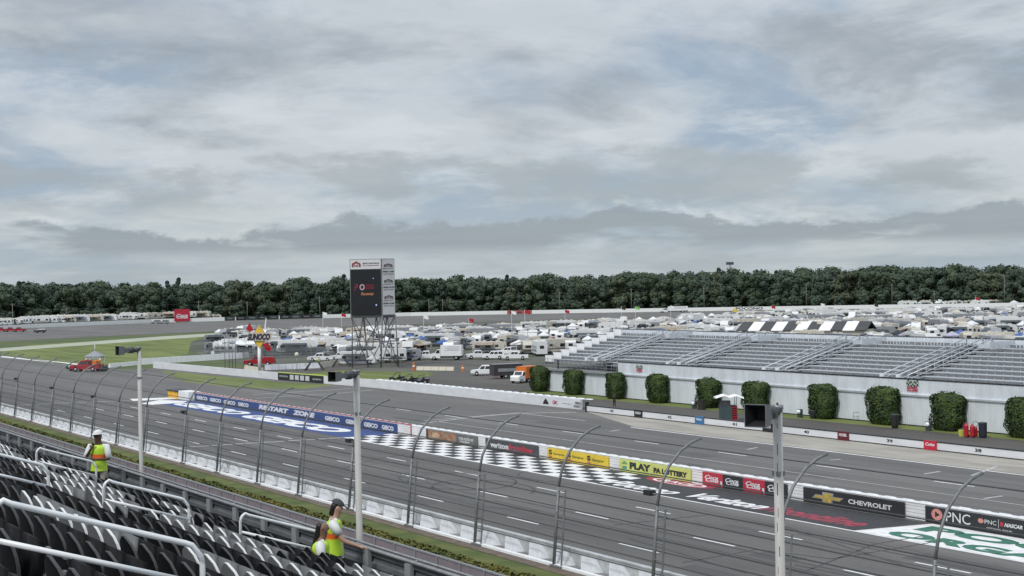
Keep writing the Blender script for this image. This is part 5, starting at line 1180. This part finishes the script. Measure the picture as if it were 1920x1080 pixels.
# striped pavilion roof beyond the bleachers
a=atx(1392,636,150); Zr=a.y
c0=at(1512,641); t=thing('striped_roof_hall','hall with black and white striped pitched roof just beyond the bleachers','building',(c0.x,c0.y,0),math.radians(-58),world=False)
HL,HW,HE,HR=34.,13.,3.3,5.3
b=MB(); b.box(-HL/2+.5,HL/2-.5,-HW/2+.6,HW/2-.6,0,HE); b.build('wall',CREAM,t,off=(0,0,0)); st=MB(); sb=MB(); n=11
for i in range(n):
    B=st if i%2 else sb; x0=-HL/2+HL*i/n; x1=x0+HL/n
    for s in (-1,1): B.hexa([(x0,s*HW/2,HE-.2),(x1,s*HW/2,HE-.2),(x1,0,HR-.15),(x0,0,HR-.15)],[(x0,s*HW/2,HE),(x1,s*HW/2,HE),(x1,0,HR+.05),(x0,0,HR+.05)])
st.build('white_roof_stripe',WHITE,t,off=(0,0,0)); sb.build('black_roof_stripe',mat('roof_charcoal',(.05,.05,.052),.7,.15,.5),t,off=(0,0,0))
b=MB(); b.prism([(-HL/2,-HW/2,HE-.2),(-HL/2,HW/2,HE-.2),(-HL/2,0,HR)],(-.1,0,0)); b.build('gable',WHITE,t,off=(0,0,0)); b=MB(); b.lathe((HL*.12,-1.5,HR-.6),[(.9,0),(.9,.7),(.6,1.1),(.1,1.2)],12); b.lathe((-HL*.05,-1.5,HR-.6),[(.7,0),(.7,.5),(.1,.9)],12); b.build('roof_vent',CREAM,t,off=(0,0,0))
# flags on poles in the lot
FC=[RED,WHITE,BLUE,YEL,mat('flag_green',(.2,.5,.1),.6),mat('flag_black',(.02,.02,.02),.6)]
fl=[(641,640,0),(960,640,1),(985,650,0),(1192,622,4),(1258,618,1),(1290,640,1),(1375,625,3),(1166,622,5),(795,650,1),(880,645,0),(1447,612,0),(606,636,1),(1540,610,1),(1760,600,1),(1830,612,0),(1640,605,5),(1060,632,0),(720,650,2)]
for i,(px,py,c) in enumerate(fl):
    p=at(px,py); h=rl.uniform(7,10) if i!=1 else 9; cn=['red','white','blue','yellow','green','black'][c]
    t=thing('flagpole','thin pole flying a small %s flag, %s'%(cn,zone(px,400)[1]),'flagpole',(p.x,p.y,0),gd,group='%s flags %s'%(cn,zone(px,400)[1])); b=MB(); b.tube([(0,0,0),(0,0,h)],.05,5); b.build('pole',WHITE,t,off=(0,0,0))
    b=MB(); pr=[(x*.28,.12*math.sin(x*1.3),h-.1-.07*x) for x in range(6)]
    for k in range(5): A_,B_=pr[k],pr[k+1]; b.hexa([(A_[0],A_[1],A_[2]-.9),(B_[0],B_[1],B_[2]-.9),(B_[0],B_[1]+.02,B_[2]-.9),(A_[0],A_[1]+.02,A_[2]-.9)],[A_,B_,(B_[0],B_[1]+.02,B_[2]),(A_[0],A_[1]+.02,A_[2])])
    b.build('flag',FC[c],t,off=(0,0,0))
# ================================================================ WOODS
TL=[(20,760),(120,812),(221,832),(330,800),(440,745),(530,665),(620,560),(700,440),(800,300),(900,150)]
def tlp(u,back=0.):
    L=[0]; 
    for i in range(len(TL)-1): L.append(L[-1]+math.dist(TL[i],TL[i+1]))
    s=u*L[-1]
    for i in range(len(TL)-1):
        if s<=L[i+1]: f=(s-L[i])/(L[i+1]-L[i]); p=Vector((*TL[i],0)).lerp(Vector((*TL[i+1],0)),f); break
    return p+p.normalized()*back
BARK=mat('bark',(.07,.055,.045),.9,.3,2)
def leafmat(n,c,c2): return mat(n,c,.75,col2=c2,scale=.22,coords='World',detail=3)
LF=[leafmat('leaf_dark',(.036,.060,.042),(.050,.076,.046)),leafmat('leaf_mid',(.042,.068,.042),(.062,.090,.047)),leafmat('leaf_olive',(.054,.074,.042),(.076,.092,.049)),leafmat('leaf_pine',(.030,.054,.041),(.042,.066,.045))]
def crown(seed,h,w,kind,n=1300,sz=.60):
    r=random.Random(seed); lobes=[]
    if kind=='pine':
        for i in range(9): f=i/8; a=r.random()*6.28; rr=w*.45*(1-f)**.8*r.uniform(.4,1); lobes.append((math.cos(a)*rr,math.sin(a)*rr,h*(.30+.66*f),w*.30*(1-f*.72)))
    else:
        for i in range(22): a=r.random()*6.28; f=r.random(); rr=w*.5*math.sqrt(r.random())*(1-.55*abs(f-.35)); lobes.append((math.cos(a)*rr*.75,math.sin(a)*rr*.75,h*(.10+.80*f),w*r.uniform(.16,.27)))
        lobes.append((r.uniform(-1,1),r.uniform(-1,1),h*.88,w*.16))
    def f(r):
        L=r.choice(lobes); d=Vector((r.gauss(0,1),r.gauss(0,1),r.gauss(0,1))).normalized(); k=r.uniform(.72,1.22)
        return ((L[0]+d.x*L[3]*k,L[1]+d.y*L[3]*k,L[2]+d.z*L[3]*k*.9),d)
    b=MB(); leafmass(b,f,n,sz,r,2.6)
    for lx,ly,lz,lr in lobes:
        prof=[(lr*.70*math.sin(math.pi*(i+.5)/6),-lr*.64*math.cos(math.pi*(i+.5)/6)) for i in range(6)]; b.lathe((lx,ly,lz),prof,9)
    return b
def trunk(h,w,seed):
    r=random.Random(seed); b=MB(); b.tube([(0,0,-.2),(.1,0,h*.3),(.0,.1,h*.6),(.1,0,h*.85)],[.42,.32,.2,.06],7)
    for k in range(6): z=h*r.uniform(.28,.65); a=r.random()*6.28; b.tube([(0,0,z),(math.cos(a)*w*.2,math.sin(a)*w*.2,z+h*.08),(math.cos(a)*w*.34,math.sin(a)*w*.34,z+h*.2)],[.16,.1,.03],5)
    return b
TR=[]
for i,(h,w,kd,lm) in enumerate(((19,14,'oak',0),(20.5,15,'oak',1),(18.5,13,'oak',2),(21.5,10,'pine',3),(20,16,'oak',0),(20.5,14,'oak',1))):
    cb=crown(40+i,h,w,kd); tb=trunk(h,w,i); TR.append((cb.mesh('crown',LF[lm]),tb.mesh('trunk',BARK),cb,h,['dark broadleaf tree','mid green broadleaf tree','olive broadleaf tree','tall dark pine','dense dark broadleaf tree','rounded green tree'][i],lm))
rt_=random.Random(9)
def place_tree(name,p,sc,k,lab,cat,grp,rz):
    T=TR[k]; t=thing(name,lab,cat,tuple(p),rz,grp); t.scale=(sc,sc,sc*rt_.uniform(.94,1.06))
    for nm,me in (('crown',T[0]),('trunk',T[1])): o=bpy.data.objects.new(nm,me); COL.objects.link(o); o.parent=t
def region(px): return 'at the left' if px<500 else 'left of centre' if px<900 else 'right of centre' if px<1400 else 'at the right'
n=0; u=0.
while u<1:
    p=tlp(u,rt_.uniform(-5,5)); P=proj((p.x,p.y,10)); u+=.0058+rt_.uniform(-.001,.002)
    if P[2]<10 or not(-30<P[0]<1960): continue
    k=rt_.choices(range(6),[4,3,2,.5,3,3])[0]; place_tree('forest_tree',p,rt_.uniform(.80,1.10),k,'%s at the front of the woods, %s'%(TR[k][4],region(P[0])),'tree','%s in the front of the woods %s'%(TR[k][4],region(P[0])),rt_.random()*6.28); n+=1
BW=[MB() for _ in range(4)]
for row in range(1,5):
    u=0.
    while u<1:
        p=tlp(u,row*11+rt_.uniform(-4,4)); P=proj((p.x,p.y,10)); u+=.0066+rt_.uniform(-.001,.002)
        if P[2]<10 or not(-50<P[0]<1970): continue
        k=rt_.choices(range(6),[4,3,2,.6,3,3])[0]; T=TR[k]; sc=rt_.uniform(.84,1.13)+.01*row; a=rt_.random()*6.28; ca,sa=math.cos(a)*sc,math.sin(a)*sc; cb=T[2]
        step=1 if row<3 else 1
        for fi in range(0,len(cb.f),step):
            f=cb.f[fi]; vv=[cb.v[i] for i in f]
            if row>=1 and vv[0][2]<T[3]*.45: continue
            B=BW[T[5]]; base=len(B.v); B.v+=[(p.x+x*ca-y*sa,p.y+x*sa+y*ca,z*sc) for x,y,z in vv]; B.f.append((base,base+1,base+2,base+3)); B.mi.append(0); B.sm.append(False)
B=MB()
for i,sb in enumerate(BW): B.m=i; B.add(sb.v,sb.f)
for i in range(200):   # dim interior of the wood
    a=tlp(i/200,16); c=tlp(min(1,(i+1)/200),16); B.m=0; h=11+2*math.sin(i*1.7); B.hexa([(a.x,a.y,0),(c.x,c.y,0),(c.x+8,c.y+8,0),(a.x+8,a.y+8,0)],[(a.x,a.y,h),(c.x,c.y,h),(c.x+8,c.y+8,h),(a.x+8,a.y+8,h)])
tag(B.build('woodland',LF),'dense dark woods filling the skyline behind the front trees','woods',kind='stuff')
# rounded young trees along the wood's foot
cb=crown(77,6.5,6.,'oak',300,.35); rm=cb.mesh('crown',LF[0]); tb=trunk(6.5,4,3); tm=tb.mesh('trunk',BARK); u=.0
while u<1:
    p=tlp(u,-16+rt_.uniform(-2,2)); P=proj((p.x,p.y,3)); u+=.0088+rt_.uniform(-.0015,.003)
    if P[2]<10 or not(-10<P[0]<1940): continue
    t=thing('young_tree','low rounded young tree at the foot of the woods, %s'%region(P[0]),'tree',tuple(p),rt_.random()*6,'rounded young trees at the foot of the woods '+region(P[0])); s=rt_.uniform(.85,1.25); t.scale=(s,s,s*.95)
    for nm,me in (('crown',rm),('trunk',tm)): o=bpy.data.objects.new(nm,me); COL.objects.link(o); o.parent=t
# utility poles and wires, light tower
UP=[(24,585,12),(124,600,9),(374,597,11),(465,597,10),(599,596,12),(804,592,9),(830,592,9),(1048,586,12),(1183,584,13),(1320,582,13),(1514,579,14),(1672,577,13),(1752,577,9),(1886,575,17)]
ups=[]; UL=['first from the left edge','second from the left edge','just right of the red billboard','third behind the dark wall panels','behind the fuel sign','just right of the scoreboard','second right of the scoreboard','above the bleachers left stairway','right of the picture centre','above the left track emblem','above the striped hall roof','right of the striped hall','beside the tallest campers','tallest, near the right edge']
for i,(px,py,h) in enumerate(UP):
    q=fwp(px); d=Vector((q.x,q.y,0)).normalized(); p=q+d*22; p.z=0; t=thing('utility_pole','wooden utility pole before the woods, '+UL[i],'utility pole',(p.x,p.y,0),gd,'utility poles along the far wall'); b=MB(); b.tube([(0,0,0),(0,0,h)],[.22,.15],6); b.build('pole',mat('pole_wood',(.17,.16,.15),.8),t,off=(0,0,0)); b=MB(); b.box(-1.2,1.2,-.08,.08,h-.8,h-.62); b.build('crossarm',MATS['pole_wood'],t,off=(0,0,0)); ups.append((p,h))
b=MB()
for i in range(len(ups)-1):
    (a,h1),(c,h2)=ups[i],ups[i+1]
    b.tube([(a.x+(c.x-a.x)*k/8,a.y+(c.y-a.y)*k/8,h1-.6+(h2-h1)*k/8-1.2*math.sin(math.pi*k/8)) for k in range(9)],.045,3)
tag(b.build('power_line',DARK),'sagging power lines strung between the utility poles','power line')
q=fwp(1371); d=Vector((q.x,q.y,0)).normalized(); p=q+d*150; Z=proj((p.x,p.y,0))[2]; H=CAMH+(proj((p.x,p.y,CAMH))[1]-491)*Z/FPX
t=thing('light_tower','slim floodlight tower rising above the woods against the clouds','light tower',(p.x,p.y,0),gd); b=MB(); b.tube([(0,0,0),(0,0,H-.6)],[.7,.5],8); b.build('mast',mat('mast_pinkish',(.25,.2,.2),.6),t,off=(0,0,0)); b=MB(); b.box(-2.2,2.2,-.3,.3,H-1.9,H-1.5)
b.build('crossbar',GREY,t,off=(0,0,0))
for x in (-2.,-1.,0,1.,2.): b=MB(); b.box(x-.46,x+.46,-.5,.2,H-1.7,H-.1); b.build('floodlight',DARK,t,off=(0,0,0))
# ================================================================ PEOPLE
def skin_mesh(name,chains,m,parent,sub=1,sm=1.):
    """chains: list of lists of (point, radius); points shared by position form branches"""
    vs=[];rs=[];es=[];ix={}
    def vi(p,r):
        k=(round(p[0],4),round(p[1],4),round(p[2],4))
        if k not in ix: ix[k]=len(vs); vs.append(p); rs.append(r)
        return ix[k]
    for ch in chains:
        q=[vi(p,r) for p,r in ch]
        for a,c in zip(q,q[1:]):
            if a!=c: es.append((a,c))
    me=bpy.data.meshes.new(name); me.from_pydata(vs,es,[]); ob=bpy.data.objects.new(name,me); COL.objects.link(ob)
    ob.modifiers.new('s','SKIN').use_smooth_shade=True
    if not me.skin_vertices: pass
    for i,v in enumerate(me.skin_vertices[0].data):
        r=rs[i] if isinstance(rs[i],tuple) else (rs[i],rs[i]); v.radius=r; v.use_root=(i==0)
    sb=ob.modifiers.new('u','SUBSURF'); sb.levels=sub; sb.render_levels=sub
    dg=bpy.context.evaluated_depsgraph_get(); dg.update(); nm=bpy.data.meshes.new_from_object(ob.evaluated_get(dg))
    bpy.data.objects.remove(ob); bpy.data.meshes.remove(me); nm.materials.clear(); nm.materials.append(m)
    o=bpy.data.objects.new(name,nm); COL.objects.link(o); o.parent=parent; return o
def hand(w,dirv,up,side,curl=.5,s=1.):
    """fingers from wrist w along dirv, palm normal up; returns chains"""
    d=Vector(dirv).normalized(); n=Vector(up).normalized(); l=d.cross(n).normalized()*side; w=Vector(w); palm=w+d*.075*s; out=[[(tuple(w),.028),(tuple(palm),.034)]]
    for i,(off,L) in enumerate(((-.030,.068),(-.010,.078),(.010,.073),(.030,.058))):
        b=palm+l*off+d*.02; k1=b+(d*math.cos(curl*.5)-n*math.sin(curl*.5))*L*.5*s; k2=k1+(d*math.cos(curl)-n*math.sin(curl))*L*.5*s
        out.append([(tuple(palm),.034),(tuple(b),.0105),(tuple(k1),.0095),(tuple(k2),.0078)])
    t1=w+d*.035-l*.035; t2=t1+(d*.7-l*.6-n*.2).normalized()*.035; out.append([(tuple(palm),.034),(tuple(t1),.012),(tuple(t2),.0095),(tuple(t2+(d-n*.3).normalized()*.025),.008)])
    return out
def person(label,loc,rz,skin,J,cl,H=1.75,group=None):
    """J joints dict, x forward, y left, z up"""
    t=thing('person',label,'person',loc,rz,group); k=H/1.75; t.scale=(k,k,k)
    P=J['pelvis'];S=J['spine'];C=J['chest'];N=J['neck'];hd=J['head']; up=(Vector(hd)-Vector(N)).normalized(); fw=Vector(J.get('face',(1,0,0))).normalized(); sd=up.cross(fw).normalized()
    jaw=Vector(N)+up*.085+fw*.02; sk=Vector(N)+up*.185; cr=Vector(N)+up*.25-fw*.005
    ch=[[(P,.108),(S,.098),(C,.105),(N,.054),(tuple(jaw),.072),(tuple(sk),.086),(tuple(cr),.062)],
        [(tuple(sk),.086),(tuple(sk-up*.02+fw*.098),.012)]]
    for s,nm in ((1,'l'),(-1,'r')):
        sh=J['sh'+nm];el=J['el'+nm];wr=J['wr'+nm]; ch.append([(C,.105),(sh,.056),(el,.040),(wr,.027)]); hv=J.get('h'+nm,tuple(Vector(wr)-Vector(el))); ch+=hand(wr,hv,J.get('n'+nm,(0,0,1)),s,J.get('c'+nm,.6))
        hp=J['hip'+nm];kn=J['kn'+nm];an=J['an'+nm];to=J['to'+nm]; ch.append([(P,.108),(hp,.086),(kn,.058),(an,.040),(to,.032)])
        ch.append([(tuple(sk),.086),(tuple(sk+sd*s*.088-up*.03),.014)])
    skin_mesh('body',ch,skin,t)
    b=MB(); 
    for s in (-1,1):
        p=sk+fw*.083+sd*s*.032+up*.0; b.lathe((0,0,0),[(.001,-.008),(.009,0),(.001,.008)],6); b.v[-18:]=[tuple(Vector(v)+p) for v in b.v[-18:]]
    b.build('eye',mat('eye_dark',(.02,.015,.012),.3),t,off=(0,0,0)); b=MB(); p=jaw+fw*.068+up*.012; b.tube([p-sd*.02,p+fw*.004,p+sd*.02],.004,5); b.build('mouth',mat('lip',(.22,.07,.06),.5),t,off=(0,0,0))
    def G(sc,*js): return [(J[j] if isinstance(j,str) else j[0],sc) for j in js]
    def loft(sc,z0,z1,sleeve=None):
        V_=Vector; PP,SS,CC,NN=V_(P),V_(S),V_(C),V_(N); mid=SS.lerp(CC,.5); rg=[(PP-V_((0,0,.10)),.140,.172),(PP,.130,.164),(PP.lerp(SS,.5),.122,.155),(SS,.118,.150),(mid,.122,.160),(CC,.126,.178),(CC.lerp(NN,.42),.112,.184),(CC.lerp(NN,.66),.088,.140),(NN-up*.03,.066,.082),(NN,.058,.062)]
        rg=rg[z0:z1]; b=MB(); n=18; b.smooth=True; rd=random.Random(3)
        vs=[]
        for i,(c,rx,ry) in enumerate(rg):
            for j in range(n): a_=2*math.pi*j/n; w=1+.025*math.sin(3*a_+i*1.7)+.02*math.sin(5*a_-i); vs.append(c+V_((math.cos(a_)*rx*sc*w,math.sin(a_)*ry*sc*w,0)))
        fs=[(i*n+j,i*n+(j+1)%n,(i+1)*n+(j+1)%n,(i+1)*n+j) for i in range(len(rg)-1) for j in range(n)]; b.add(vs,fs)
        if sleeve:
            for nm in 'lr':
                sh=V_(J['sh'+nm]);el=V_(J['el'+nm]); b.tube([CC.lerp(sh,.55)+up*.03,sh,sh.lerp(el,sleeve*.5),sh.lerp(el,sleeve)],[.06,.078,.070,.066],12,True)
        return b,n
    if 'shirt' in cl: loft(1.,0,10,cl.get('sleeve',.75))[0].build('shirt',cl['shirt'],t,off=(0,0,0))
    if 'vest' in cl:
        b,n=loft(1.10,0,9); b.mi=[1 if 3<=i//n<4 else (2 if i//n in (2,4) and False else 0) for i in range(len(b.f))]; b.build('safety_vest',[cl['vest'],cl['band'],cl['silver']],t,off=(0,0,0))
    if 'pants' in cl:
        c2=[[(tuple(Vector(P)+Vector((0,0,.05))),(.146,.116)),(P,(.152,.122))]]
        for nm in 'lr':
            hp=J['hip'+nm];kn=J['kn'+nm];an=J['an'+nm]; q=[(P,(.152,.122)),(hp,.104)]
            if cl.get('short'): q.append((tuple(Vector(hp).lerp(Vector(kn),.55)),.092))
            else: q+=[(kn,.076),(tuple(Vector(an).lerp(Vector(kn),.08)),.062)]
            c2.append(q)
        skin_mesh('trousers' if not cl.get('short') else 'shorts',c2,cl['pants'],t)
    c2=[]
    for nm in 'lr': 
        an=Vector(J['an'+nm]);to=Vector(J['to'+nm]); skin_mesh('shoe',[[(tuple(an-Vector((.03,0,.02))),.048),(tuple(an.lerp(to,.5)-Vector((0,0,.015))),.046),(tuple(to),.036)]],cl.get('shoe',BLACK),t)
    if 'cap' in cl:
        b=MB(); b.smooth=True; rings=[]; n=14
        for i in range(6):
            th=i/5*math.pi/2; r=.103*math.cos(th); h=.085*math.sin(th); rings.append([sk+up*(.035+h)+(fw*math.cos(a)*1.08+sd*math.sin(a))*r for a in [2*math.pi*j/n for j in range(n)]])
        vs=[p for q in rings for p in q]; b.add(vs,[(i*n+j,i*n+(j+1)%n,(i+1)*n+(j+1)%n,(i+1)*n+j) for i in range(5) for j in range(n)])
        if cl.get('brim','all')=='all': br=[sk+up*.03+(fw*math.cos(a)*(1.5 if math.cos(a)>0 else 1.2)+sd*math.sin(a)*1.2)*.105 for a in [2*math.pi*j/n for j in range(n)]]; b.add(rings[0]+br,[(j,(j+1)%n,n+(j+1)%n,n+j) for j in range(n)])
        else: q=[sk+up*.04+fw*.09-sd*.075,sk+up*.03+fw*.185-sd*.05,sk+up*.03+fw*.185+sd*.05,sk+up*.04+fw*.09+sd*.075]; b.prism(q,up*.01)
        b.build('cap',cl['cap'],t,off=(0,0,0))
    if 'hair' in cl:
        h=[[(tuple(sk+up*.045-fw*.02),.090),(tuple(sk-fw*.045-up*.02),.078),(tuple(sk-fw*.07-up*.12),.055)]+[(tuple(sk-fw*(.09+.02*i)-up*(.20+.10*i)),.040-.004*i) for i in range(cl.get('hl',2))]]
        skin_mesh('hair',h,cl['hair'],t)
    return t
ST=dict(pelvis=(0,0,.97),spine=(0,0,1.14),chest=(0,0,1.33),neck=(.0,0,1.47),head=(.01,0,1.7),shl=(0,.185,1.40),shr=(0,-.185,1.40),ell=(-.02,.25,1.12),elr=(-.02,-.25,1.12),wrl=(.06,.26,.88),wrr=(.06,-.26,.88),hipl=(0,.095,.90),hipr=(0,-.095,.90),knl=(.03,.11,.50),knr=(.03,-.11,.50),anl=(-.01,.12,.09),anr=(-.01,-.12,.09),tol=(.14,.14,.035),tor=(.14,-.14,.035))
VST=mat('vest_lime',(.45,.66,.04),.6,.1,6); BND=mat('vest_orange',(.75,.14,.02),.55); SLV=mat('vest_silver',(.55,.56,.5),.4); TSH=mat('white_shirt',(.68,.70,.70),.75,.05,8); KHA=mat('khaki_cloth',(.33,.30,.26),.85,.1,8); BLC=mat('black_cloth',(.018,.018,.02),.8)
SKD=mat('skin_dark',(.085,.045,.03),.5); SKL=mat('skin_light',(.42,.25,.18),.5); SKM=mat('skin_medium',(.20,.11,.075),.5); HR=mat('hair_dark',(.009,.007,.006),.5); CAPW=mat('cap_white',(.66,.67,.68),.7); CAPD=mat('cap_charcoal',(.05,.052,.055),.8)
camdir=math.atan2(-CF.y,-CF.x)
J=dict(ST); J.update(elr=(.10,-.27,1.14),wrr=(.17,-.10,1.36),hr=(-.02,.05,.1),nr=(-1,0,0),cr=.9,ell=(.06,.27,1.13),wrl=(.26,.06,1.14),hl=(.02,-.12,.02),nl=(1,0,0),cl=.3,face=(1,-.25,-.05))
dA=9.42; pA=atx(185.5,870,dA)
person('man in white cap and lime vest, hand at his chin, standing among far seats',(dA,pA.y,WZ+.02),camdir-.15,SKD,J,dict(shirt=TSH,sleeve=.92,vest=VST,band=BND,silver=SLV,pants=KHA,cap=CAPW,brim='all',b0=.0),1.80)
J=dict(ST); J.update(neck=(.04,0,1.47),head=(.09,0,1.7),face=(1,.1,-.45),elr=(.16,-.24,1.12),wrr=(.40,-.18,1.02),hr=(.1,0,-.02),nr=(0,0,1),cr=.9,ell=(.10,.24,1.10),wrl=(.32,.20,.98),hl=(.1,0,-.03))
dB=9.42; pB=atx(625,1000,dB); imr=math.atan2(-LD.y,-LD.x)
person('standing woman in dark cap, lime vest and black shorts beside the lowest handrail',(dB,pB.y,WZ+.02),imr+.1,SKL,J,dict(shirt=TSH,sleeve=.6,vest=VST,band=BND,silver=SLV,pants=BLC,short=True,cap=CAPD,brim='front',hair=HR,hl=1),1.66)
J=dict(ST); z0=-.45
for k_ in ('pelvis','spine','chest','neck','head','shl','shr','ell','elr','wrl','wrr','hipl','hipr'): x,y,z=ST[k_]; J[k_]=(x,y,z+z0)
J.update(knl=(.42,.12,.52),knr=(.42,-.12,.52),anl=(.42,.12,.09),anr=(.42,-.12,.09),tol=(.58,.13,.035),tor=(.58,-.13,.035),wrl=(.22,.16,.60),wrr=(.22,-.16,.60),ell=(.02,.24,.68),elr=(.02,-.24,.68),face=(1,0,-.3),neck=(.03,0,1.02),head=(.06,0,1.24))
dC=8.85; pC=atx(600,1010,dC)
person('seated woman with long black braid and lime vest, before the standing woman',(dC,pC.y,WZ+.28),imr+.15,SKM,J,dict(shirt=TSH,sleeve=.7,vest=VST,band=BND,silver=SLV,pants=BLC,hair=HR,hl=4,b0=-.2),1.68)
p=at(1152,763.7); J=dict(ST); J.update(face=(1,.2,0)); person('person in dark clothes standing alone behind the pit wall in front of the clipped shrubs',(p.x,p.y,0),camdir+.3,SKM,J,dict(shirt=BLC,sleeve=.95,pants=BLC,cap=CAPD,brim='front'),1.76)
p=at(598,684); J=dict(ST); J.update(ell=(.1,.26,1.15),wrl=(.3,.2,1.25)); person('person in lime vest at the open door of the front white pickup truck',(p.x,p.y,0),LHEAD+.6,SKM,J,dict(shirt=TSH,vest=VST,band=BND,silver=SLV,pants=KHA,cap=CAPW,brim='front'),1.76)
for px,py,l in ((953,640,'person in dark clothes standing on foot among the campers, right of the red flags'),):
    p=at(px,py); person(l,(p.x,p.y,0),camdir,SKM,dict(ST),dict(shirt=BLUE,pants=BLC),1.76)
